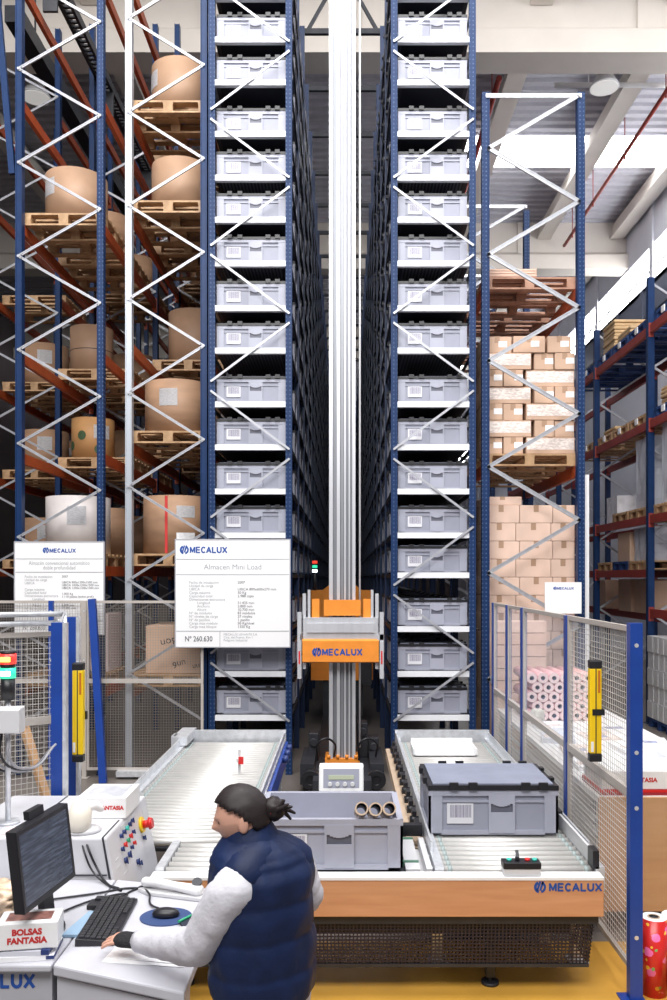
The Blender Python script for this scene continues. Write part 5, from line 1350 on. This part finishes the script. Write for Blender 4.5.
bm = B(); prism(bm, [(-0.06, -0.11), (0.05, -0.11), (0.06, 0.14), (-0.02, 0.14)], 'Z', 0.0, 0.012); bmesh.ops.translate(bm, verts=bm.verts[:], vec=(-1.135, 3.62, ZD + 0.001))
tag(obj('plastic_folder', bm, m_bluesheet), 'pale blue plastic folder between the box and keyboard', 'folder')
bm = B(); blob(bm, (-1.52, 3.72, ZD + 0.085), (0.13, 0.11, 0.072), 3, 0.35, 4, 4); 
tag(obj('snack_bag', bm, mat('orange_mottled_bag', (0.62, 0.46, 0.33), 0.3, noise_amt=0.5, noise_scale=22)), 'crumpled clear bag with orange pieces left of monitor', 'bag')
bm = B(); bx(bm, -1.16, -1.02, 3.86, 3.9, ZD + 0.0, ZD + 0.03); bx(bm, -1.18, -1.0, 3.80, 3.88, ZD + 0.0, ZD + 0.022)
tag(obj('cable_adapter', bm, m_black, bevel=0.004), 'small black adapter on the desk behind the monitor', 'adapter')
# scanner standing on the console
t = thing('barcode_scanner', 'cream and white barcode scanner on a stand on the console', 'scanner', (-1.36, 4.3, 0.986))
bm = B(); rings = []
for z, k in ((0, 0.95), (0.012, 1.0), (0.024, 0.8), (0.03, 0.6)): rings.append([(-1.36 + 0.10 * k * math.cos(2*PI*i/24), 4.30 + 0.075 * k * math.sin(2*PI*i/24), 0.9862 + z) for i in range(24)])
loft(bm, rings); obj('stand', bm, m_lgrey, t)
bm = B(); rings = []
for z, kx, ky, oy in ((0.02, 0.05, 0.05, 0), (0.06, 0.06, 0.058, 0.0), (0.11, 0.058, 0.06, 0.008), (0.15, 0.042, 0.05, 0.02), (0.172, 0.016, 0.02, 0.03)): rings.append([(-1.36 + kx * math.cos(2*PI*i/20), 4.27 + oy + ky * math.sin(2*PI*i/20), 0.985 + z) for i in range(20)])
loft(bm, rings); obj('head', bm, m_cream, t)
bm = B(); limb(bm, [(-1.34, 4.30, 1.11), (-1.30, 4.33, 1.115), (-1.275, 4.35, 1.09)], [0.03, 0.024, 0.018], 12); obj('handle', bm, m_white, t)
cable('cable', [(-1.33, 4.25, 0.99), (-1.29, 4.19, 0.93), (-1.24, 4.17, 0.84), (-1.17, 4.1, 0.79), (-1.08, 4.02, 0.786)], 0.006, m_black, t)
cable('cable', [(-1.35, 4.25, 0.99), (-1.31, 4.185, 0.92), (-1.26, 4.16, 0.83), (-1.19, 4.12, 0.788), (-1.1, 4.05, 0.786)], 0.005, m_black, t)
for i, pts in enumerate((((-1.35, 3.62, 0.787), (-1.22, 3.85, 0.788), (-1.12, 3.95, 0.787), (-1.05, 3.98, 0.787), (-1.03, 3.9, 0.80)),
                         ((-0.83, 3.76, 0.80), (-0.9, 3.85, 0.79), (-0.93, 3.95, 0.80), (-1.02, 4.05, 0.788), (-1.2, 3.98, 0.787), (-1.4, 3.9, 0.787)),
                         ((-1.12, 3.6, 0.79), (-1.13, 3.75, 0.788), (-1.05, 3.97, 0.787), (-0.98, 4.1, 0.788)))):
    tag(cable('desk_cable', pts, 0.005, m_black), ['black cable running along the desk back to the keyboard', 'mouse cable looping behind the keyboard', 'thin cable beside the blue folder'][i], 'cable')
bm = B(); bx(bm, -1.78, -1.55, 4.25, 4.38, 0.986, 0.989); tag(obj('paper_sheet', bm, m_pinkpaper), 'pinkish paper sheet on the left end of the console', 'paper', 'white sheets on the desk')

# ================================================================== BENCH AT RIGHT
t = thing('work_bench', 'wide packing bench with plain board front behind the right fence', 'bench', (2.2, 7.2, 0))
bm = B(); bx(bm, 1.64, 2.79, 5.40, 9.0, 0.84, 0.88); obj('bench_top', bm, m_white, t)
bm = B(); bx(bm, 1.64, 2.79, 5.38, 5.40, 0.14, 0.875); obj('front_board', bm, m_bench, t)
for x in (1.66, 2.72):
    for y in (5.46, 8.9):
        bm = B(); bx(bm, x, x + 0.05, y, y + 0.05, 0, 0.84); obj('leg', bm, m_fencegrey, t)
bm = B(); bx(bm, 1.68, 2.76, 5.44, 8.95, 0.42, 0.45); obj('lower_shelf', bm, m_lgrey, t)
bm = B(); bx(bm, 1.645, 1.66, 5.44, 8.95, 0.60, 0.63); bx(bm, 1.645, 1.66, 5.44, 8.95, 0.70, 0.72); obj('side_rail', bm, m_galv, t)
fb = fancy_box((1.98, 5.62, 0.918), 0.62, 0.40, 0.12, 'flat white box with red lettering at the bench corner', ['FANTASIA'], 0.0, 0.04, None, tx=-0.04)
for i in range(2):
    bm = B(); bx(bm, 1.66, 2.4, 5.41 + i * 0.004, 5.84, 0.881 + i * 0.018, 0.898 + i * 0.018); tag(obj('red_folder', bm, m_red if i else mat('dark_red_card', (0.32, 0.02, 0.03), 0.5)), ['dark red flat folder under the bench box', 'bright red folder right beneath the bench box'][i], 'folder')
random.seed(11)
mset = [m_paper, m_white, mat('sheet_bluish', (0.68, 0.70, 0.78), 0.6), mat('sheet_print', (0.72, 0.62, 0.58), 0.6, noise_amt=0.25, noise_scale=30)]
pos = [(1.85, 6.25), (2.3, 6.2), (2.62, 6.5), (1.9, 6.75), (2.35, 6.8), (2.6, 7.1), (1.85, 7.25), (2.25, 7.4), (1.95, 7.75), (2.5, 7.7)]
col_w = ['first', 'second', 'third', 'fourth', 'fifth', 'sixth', 'seventh', 'eighth', 'ninth', 'tenth']
for i, (x, y) in enumerate(pos):
    t = thing('paper_stack', 'low stack of printed sheets on the bench, %s back from its front box' % col_w[i], 'paper', (x, y, 0.8805), 'sheet stacks on the packing bench', random.uniform(-0.25, 0.25))
    h = random.uniform(0.012, 0.05)
    bm = B(); bx(bm, -0.14, 0.14, -0.17, 0.17, 0, h); obj('sheets', bm, mset[i % 4], t, local=True)
    bm = B(); bx(bm, -0.12, 0.05, -0.1, 0.0, h, h + 0.001); obj('print', bm, mat('bluegrey_print', (0.28, 0.30, 0.42), 0.6, noise_amt=0.5, noise_scale=30) if i % 2 else m_tape, t, local=True)
# glass jar with tape
bm = B(); rings = []
for r, z in ((0.06, 0), (0.065, 0.02), (0.065, 0.13), (0.055, 0.14), (0.055, 0.12)): rings.append([(1.86 + r * math.cos(2*PI*i/20), 8.04 + r * math.sin(2*PI*i/20), 0.8805 + z) for i in range(20)])
loft(bm, rings, cap=False); tag(obj('tin_can', bm, mat('cream_tin', (0.62, 0.58, 0.5), 0.4, noise_amt=0.3, noise_scale=16)), 'cream tin can on the bench before the wrapping rolls', 'can')
# rolls of pink wrapping paper, stacked
R = 0.053; k = 0
for r in range(5):
    n = 6 if r % 2 == 0 else 5
    for i in range(n):
        x = 1.84 + (0.055 if r % 2 else 0) + i * 2.08 * R; z = 0.8805 + R + r * R * 1.75
        bm = B(); ring_tube(bm, (x, 8.2, z), (x, 8.85, z), R, 0.022, 20, 0, 1)
        for f in bm.faces:
            if abs(abs(f.normal.y)) > 0.9: pass
        bmesh.ops.recalc_face_normals(bm, faces=bm.faces[:])
        for f in bm.faces:
            if abs(f.normal.y) > 0.9: f.material_index = 2
        tag(obj('wrapping_paper_roll', bm, [m_pinkroll, m_core, m_pinkend]), 'pink wrapping paper roll in the bench pile, %s row up, %s from left' % (ORD[r], NTH[i]), 'wrapping paper', 'pink wrapping paper rolls on the bench')
# standing folded cardboard behind fence
bm = B()
for i in range(14): bx(bm, 1.66, 2.2, 9.1 + 0.0, 9.3, 0.002 + i * 0.13, 0.125 + i * 0.13)
tag(obj('cardboard_bundle', bm, m_carton2), 'bundle of flat cardboard standing behind the fence end', 'cardboard')
bm = B(); blob(bm, (2.05, 6.0, 0.585), (0.24, 0.35, 0.09), 5, 0.5, 4.5, 4)
tag(obj('plastic_bags', bm, m_bag), 'crumpled clear plastic bag on the bench lower shelf', 'bag')
# red flowered rolls standing at bottom right
for x, y, h, mm, l in ((1.705, 4.60, 0.42, m_floral, 'tall red flowered wrapping roll standing at lower right corner'), (1.85, 4.68, 0.40, m_floral, 'second red flowered wrapping roll behind the nearest one'), (1.80, 4.44, 0.27, mat('grey_dotted_paper', (0.50, 0.47, 0.46), 0.4, noise_amt=0.35, noise_scale=16), 'shorter greyish dotted wrapping roll at the right corner')):
    t = thing('gift_wrap_roll', l, 'wrapping paper', (x, y, 0.003), 'wrapping rolls standing on the floor')
    bm = B(); ring_tube(bm, (0, 0, 0), (0, 0, h), 0.068, 0.03, 28, 0, 1); bmesh.ops.recalc_face_normals(bm, faces=bm.faces[:])
    for f in bm.faces:
        if abs(f.normal.z) > 0.9: f.material_index = 2
    obj('paper', bm, [mm, m_dark, m_paper], t, local=True)
    bm = B(); ring_tube(bm, (0, 0, h), (0, 0, h + 0.004), 0.034, 0.027, 20, 0, 0); obj('core', bm, m_corekraft, t, local=True)

# ================================================================== WORKER
t = thing('person', 'person with dark tied hair in navy vest and white sleeves typing at the desk', 'person', (-0.30, 3.12, 0))
OFF = Vector(t.location)
f = Vector((-0.62, 0.785, 0)).normalized(); rt = Vector((f.y, -f.x, 0)); up = Vector((0, 0, 1))
def ell(c, a, b_, z, n=32, wob=0.0, seed=0, pw=1.0):
    out = []
    for i in range(n):
        th = 2 * PI * i / n; ca, sa = math.cos(th), math.sin(th)
        ca = math.copysign(abs(ca) ** pw, ca); sa = math.copysign(abs(sa) ** pw, sa)
        k = 1 + wob * noise.noise(Vector((ca * 3, sa * 3, z * 7 + seed)))
        p = Vector((c[0], c[1], z)) + rt * a * ca * k + f * b_ * sa * k
        out.append(p)
    return out
# joints
NECK = Vector((-0.362, 3.135, 1.30)); HEAD = Vector((-0.39, 3.115, 1.402))
SL = Vector((-0.407, 2.955, 1.185)); EL = Vector((-0.53, 3.03, 0.955)); WL = Vector((-0.825, 3.29, 0.862))
SR = Vector((-0.19, 3.19, 1.20)); ER = Vector((-0.145, 3.25, 1.05)); WR = Vector((-0.36, 3.50, 0.92))
hf = Vector((-0.97, -0.06, -0.24)).normalized(); hs = hf.cross(Vector((0, 0, 1))).normalized(); hu = hs.cross(hf).normalized()
bm = B()
# trunk
loft(bm, [ell((-0.30, 3.10), 0.13, 0.10, 0.74), ell((-0.30, 3.10), 0.165, 0.12, 0.82), ell((-0.305, 3.10), 0.15, 0.11, 0.98), ell((-0.31, 3.10), 0.165, 0.115, 1.14), ell((-0.318, 3.105), 0.16, 0.10, 1.24), ell((-0.335, 3.12), 0.09, 0.075, 1.30), ell((-0.348, 3.13), 0.055, 0.055, 1.33)])
limb(bm, [(-0.335, 3.125, 1.26), NECK, HEAD - hu * 0.05 - hf * 0.015], [0.062, 0.052, 0.05])
# head with face
ret = bmesh.ops.create_uvsphere(bm, u_segments=40, v_segments=28, radius=1.0)
for v in ret['verts']:
    d = v.co.copy(); x, y, z = d.x, d.y, d.z      # x = forward, y = side, z = up
    px, py, pz = x * 0.098, y * 0.074, z * 0.112
    if x > 0:                                      # flatten the face, bring the jaw in
        px *= 0.93
        if z < 0: py *= 1 + z * 0.32; px *= 1 + z * 0.06
    else:
        if z < -0.3: px *= 1 + (z + 0.3) * 0.75
    g = lambda yy, zz, sy, sz: math.exp(-(y - yy) ** 2 / sy - (z - zz) ** 2 / sz)
    if x > 0.3:
        px += 0.022 * g(0, -0.14, 0.012, 0.02) + 0.012 * g(0, 0.02, 0.008, 0.05)      # nose
        px += 0.006 * (g(0.32, 0.2, 0.05, 0.008) + g(-0.32, 0.2, 0.05, 0.008))         # brow
        px -= 0.010 * (g(0.33, 0.06, 0.025, 0.012) + g(-0.33, 0.06, 0.025, 0.012))      # eye sockets
        px += 0.007 * g(0, -0.44, 0.05, 0.004) + 0.006 * g(0, -0.54, 0.04, 0.004) - 0.004 * g(0, -0.49, 0.05, 0.0012)   # lips
        px += 0.010 * g(0, -0.82, 0.05, 0.02)                                            # chin
    v.co = HEAD + hf * px + hs * py + hu * pz
for s in (-1, 1):
    ret = bmesh.ops.create_uvsphere(bm, u_segments=12, v_segments=8, radius=1.0)
    for v in ret['verts']: v.co = HEAD + hf * (-0.012 + v.co.x * 0.02 - v.co.z * 0.004) + hs * (s * 0.075 + v.co.y * 0.010) + hu * (-0.012 + v.co.z * 0.032)
limb(bm, [SL + Vector((0.06, 0.09, 0.03)), SL, EL, WL], [0.055, 0.05, 0.04, 0.028]); limb(bm, [SR + Vector((-0.07, -0.03, 0.02)), SR, ER, WR], [0.055, 0.05, 0.04, 0.028])
# legs
for s, kx, fx in ((-1, 0.0, 0.0), (1, 0.02, 0.05)):
    hp = Vector((-0.30, 3.10, 0.80)) + rt * s * 0.085
    kn = hp + Vector((0, 0, -0.37)) + f * 0.04; an = kn + Vector((0, 0, -0.36)) - f * 0.05
    limb(bm, [hp, kn, an], [0.085, 0.055, 0.04]); limb(bm, [an + Vector((0, 0, -0.02)), an + f * 0.13 + Vector((0, 0, -0.035))], [0.04, 0.032], flat=0.8)
# hands
def hand(bm, W, d, n_, side, curl):
    """W wrist, d pointing along the hand, n_ back-of-hand normal, side towards the thumb"""
    K = W + d * 0.085
    limb(bm, [W, W + d * 0.045, K], [0.027, 0.034, 0.036], 14, 0, 0.5, side=n_)
    lens = [0.072, 0.08, 0.075, 0.058]
    for i, ln in enumerate(lens):
        o_ = (1.5 - i) * 0.0215
        b0 = K + side * o_ + d * (0.004 - 0.004 * abs(i - 1))
        sp = d; d = (d + side * (1.5 - i) * 0.2).normalized()
        p1 = b0 + (d * math.cos(curl) - n_ * math.sin(curl)) * ln * 0.45
        p2 = p1 + (d * math.cos(curl * 2.2) - n_ * math.sin(curl * 2.2)) * ln * 0.32
        p3 = p2 + (d * math.cos(curl * 3.2) - n_ * math.sin(curl * 3.2)) * ln * 0.23
        d = sp
        limb(bm, [b0 - d * 0.02, b0, p1, p2, p3], [0.0092, 0.0088, 0.0082, 0.0076, 0.0066], 10)
    th0 = W + d * 0.02 + side * 0.024
    limb(bm, [th0, th0 + d * 0.028 + side * 0.024 - n_ * 0.008, th0 + d * 0.055 + side * 0.032 - n_ * 0.016, th0 + d * 0.075 + side * 0.03 - n_ * 0.02], [0.014, 0.0115, 0.0095, 0.008], 10)
dl = Vector((-0.88, 0.40, -0.06)).normalized(); nl = Vector((0.0, -0.12, 1)); nl = (nl - dl * nl.dot(dl)).normalized(); sl = nl.cross(dl).normalized()
sl = sl if sl.y > 0 else -sl
hand(bm, WL + dl * 0.0, dl, nl, sl, 0.17)
dr = Vector((-0.6, 0.75, -0.1)).normalized(); nr = Vector((0.1, 0, 1)); nr = (nr - dr * nr.dot(dr)).normalized(); sr = nr.cross(dr).normalized(); sr = sr if sr.x < 0 else -sr
hand(bm, WR, dr, nr, sr, 0.3)
body = obj('body', bm, m_skin, t)
md = body.modifiers.new('one_surface', 'REMESH'); md.mode = 'VOXEL'; md.voxel_size = 0.0034; md.use_smooth_shade = True
md = body.modifiers.new('soften', 'SMOOTH'); md.factor = 0.4; md.iterations = 1
# eyes and brows
bm = B()
for s in (-1, 1):
    ret = bmesh.ops.create_uvsphere(bm, u_segments=10, v_segments=8, radius=0.011)
    for v in ret['verts']: v.co += HEAD + hf * 0.071 + hs * s * 0.027 + hu * 0.008
obj('eyes', bm, m_dark, t)
# hair: cap that follows the skull with the face cut out, and a bun
bm = B(); ret = bmesh.ops.create_uvsphere(bm, u_segments=48, v_segments=32, radius=1.0)
kill = []
for v in ret['verts']:
    x, y, z = v.co
    T = -0.42 if x < -0.4 else (-0.42 + (x + 0.4) / 0.35 * 0.54 if x < -0.05 else 0.12 + (x + 0.05) * 0.62)
    if z < T: kill.append(v)
    k = 1.0 + 0.03 * noise.noise(Vector((x * 2, y * 9, z * 4)))
    px, py, pz = x * 0.110 * k, y * 0.086 * k, z * 0.124 * k
    if x < 0 and z < -0.3: px *= 1 + (z + 0.3) * 0.7
    v.co = HEAD + hf * (px - 0.004) + hs * py + hu * (pz + 0.002)
bmesh.ops.delete(bm, geom=kill, context='VERTS')
for fc_ in bm.faces: fc_.smooth = True
hr = obj('hair', bm, m_hair, t); md = hr.modifiers.new('thick', 'SOLIDIFY'); md.thickness = 0.014; md.offset = -1
bm = B(); blob(bm, HEAD - hf * 0.125 - hu * 0.0, (0.042, 0.042, 0.045), 2, 0.3, 5, 3)
for k in range(7):
    a = (k - 3) * 0.35
    limb(bm, [HEAD - hf * 0.10, HEAD - hf * 0.145 + hs * 0.03 * math.sin(a * 2), HEAD - hf * (0.175 + 0.01 * (k % 3)) + hs * 0.05 * math.sin(a * 2) + hu * (0.03 - 0.016 * k)], [0.02, 0.014, 0.005], 8)
obj('hair_bun', bm, m_hair, t)
bm = B(); ring_tube(bm, HEAD - hf * 0.10 - hu * 0.002, HEAD - hf * 0.115 - hu * 0.002, 0.034, 0.02, 16); obj('hair_tie', bm, m_redtext, t)
# vest: padded, with horizontal quilting
bm = B(); rings = []
prof = [(0.745, 0.19, 0.155), (0.765, 0.20, 0.165), (0.85, 0.213, 0.175), (0.95, 0.208, 0.168), (1.05, 0.208, 0.165), (1.13, 0.212, 0.163), (1.20, 0.21, 0.155), (1.25, 0.20, 0.145), (1.285, 0.175, 0.13), (1.315, 0.132, 0.112), (1.335, 0.10, 0.095)]
cent = [(-0.305, 3.10)] * 4 + [(-0.31, 3.10)] * 3 + [(-0.32, 3.108), (-0.328, 3.115), (-0.34, 3.125), (-0.35, 3.132)]
from bisect import bisect
N = 64
for i in range(N + 1):
    z = 0.745 + (1.335 - 0.745) * i / N
    j = min(len(prof) - 2, max(0, bisect([p[0] for p in prof], z) - 1)); q = (z - prof[j][0]) / (prof[j+1][0] - prof[j][0]); q = max(0, min(1, q)); q = q * q * (3 - 2 * q) * 0.4 + q * 0.6
    a = prof[j][1] + (prof[j+1][1] - prof[j][1]) * q; b_ = prof[j][2] + (prof[j+1][2] - prof[j][2]) * q
    c = (cent[j][0] + (cent[j+1][0] - cent[j][0]) * q, cent[j][1] + (cent[j+1][1] - cent[j][1]) * q)
    puff = 0.010 * abs(math.sin((z - 0.745) * PI / 0.125)) ** 0.6 if z < 1.27 else 0.004
    rings.append(ell(c, a * 0.93 + puff, b_ * 0.94 + puff, z, 48, 0.07, 3, 0.88))
loft(bm, rings)
vs = obj('vest', bm, m_vest, t)
bm = B(); rings = []
for z, k in ((1.315, 0.112), (1.345, 0.098), (1.375, 0.086), (1.395, 0.082), (1.397, 0.076), (1.37, 0.072)):
    c = Vector((-0.342, 3.128, 0)) + Vector((-0.02, 0.004, 0)) * (z - 1.31) / 0.085
    rings.append([p + Vector((0, 0, 0.03 * ((p - Vector((c.x, c.y, z))).dot(f) < 0) * 0)) for p in ell((c.x, c.y), k, k * 0.92, z, 32)])
loft(bm, rings, cap=False); obj('collar', bm, m_vest, t)
for S_, inn in ((SL, Vector((0.07, 0.10, 0.06))), (SR, Vector((-0.08, -0.03, 0.05)))):
    e = (EL if S_ is SL else ER) - S_; e.normalize()
    bm = B(); limb(bm, [S_ + inn * 1.3, S_ + inn * 0.85, S_ + inn * (0.5 if S_ is SL else 0.05) - e * 0.01], [0.085, 0.092, 0.086], 28, side=(0.2, 0.9, 0.3)); obj('shoulder_panel', bm, m_vest, t)
def sleeve(joints, r0, name):
    bm = B(); pts = []; rad = []
    J = [Vector(q) for q in joints]
    for a in range(len(J) - 1):
        k = 12 if a else 6
        for i in range(k): pts.append(J[a].lerp(J[a+1], i / k)); rad.append(r0[a] + (r0[a+1] - r0[a]) * i / k)
    pts.append(J[-1]); rad.append(r0[-1])
    for _ in range(3):
        pts = [pts[0]] + [(pts[i-1] + pts[i] * 2 + pts[i+1]) / 4 for i in range(1, len(pts) - 1)] + [pts[-1]]
    rings = []; n = 24
    for i, p in enumerate(pts):
        d = (pts[min(i+1, len(pts)-1)] - pts[max(i-1, 0)]).normalized(); s = d.cross(Vector((0.2, 0.4, 0.9))).normalized(); u = s.cross(d)
        rr = []
        for k in range(n):
            th = 2 * PI * k / n
            w = 1 + 0.09 * noise.noise(Vector((math.cos(th) * 1.3, math.sin(th) * 1.3, i * 0.55))) + 0.025 * math.sin(i * 1.9 + 2 * math.cos(th))
            rr.append(p + (s * math.cos(th) + u * math.sin(th)) * rad[i] * w)
        rings.append(rr)
    loft(bm, rings); return obj(name, bm, m_sleeve, t)
sleeve((SL + Vector((0.07, 0.10, 0.035)), SL, EL, WL - dl * 0.01), (0.078, 0.083, 0.076, 0.041), 'sleeve')
sleeve((SR + Vector((-0.08, -0.03, 0.02)), SR, ER, WR - dr * 0.02), (0.075, 0.075, 0.066, 0.042), 'sleeve')
# fingerless glove over palm and wrist
bm = B(); limb(bm, [WL - dl * 0.055, WL - dl * 0.01, WL + dl * 0.045, WL + dl * 0.066], [0.036, 0.039, 0.044, 0.044], 20, 0, 0.58, side=nl)
th0 = WL + dl * 0.02 + sl * 0.024
limb(bm, [th0, th0 + dl * 0.026 + sl * 0.022 - nl * 0.008], [0.018, 0.016], 12)
gl = obj('fingerless_glove', bm, m_glove, t)
# trousers and shirt tail
bm = B(); loft(bm, [ell((-0.305, 3.10), 0.185, 0.15, 0.70, 40, 0.05), ell((-0.305, 3.10), 0.19, 0.155, 0.78, 40, 0.05)]); obj('shirt_tail', bm, m_sleeve, t)
for s in (-1, 1):
    hp = Vector((-0.30, 3.10, 0.80)) + rt * s * 0.085; kn = hp + Vector((0, 0, -0.37)) + f * 0.04; an = kn + Vector((0, 0, -0.34)) - f * 0.05
    bm = B(); limb(bm, [hp, kn, an], [0.105, 0.078, 0.07], 20); obj('trouser_leg', bm, m_trouser, t)
    a2 = an + Vector((0, 0, -0.045)); bm = B(); limb(bm, [Vector((a2.x, a2.y, 0.046)) - f * 0.03, Vector((a2.x, a2.y, 0.044)) + f * 0.15], [0.05, 0.046], 16, 0, 0.95); obj('shoe', bm, m_shoe, t)

# curves and lettering become plain meshes
bpy.context.view_layer.update()
dg = bpy.context.evaluated_depsgraph_get()
for o in [o for o in SC.objects if o.type in ('CURVE', 'FONT')]:
    me = bpy.data.meshes.new_from_object(o.evaluated_get(dg)); nm = o.name
    n = bpy.data.objects.new('swap', me); COL.objects.link(n); n.parent = o.parent
    n.location = o.location; n.rotation_euler = o.rotation_euler; n.scale = o.scale
    for k in ('label', 'category', 'group', 'kind'):
        if o.get(k): n[k] = o[k]
    bpy.data.objects.remove(o); n.name = nm
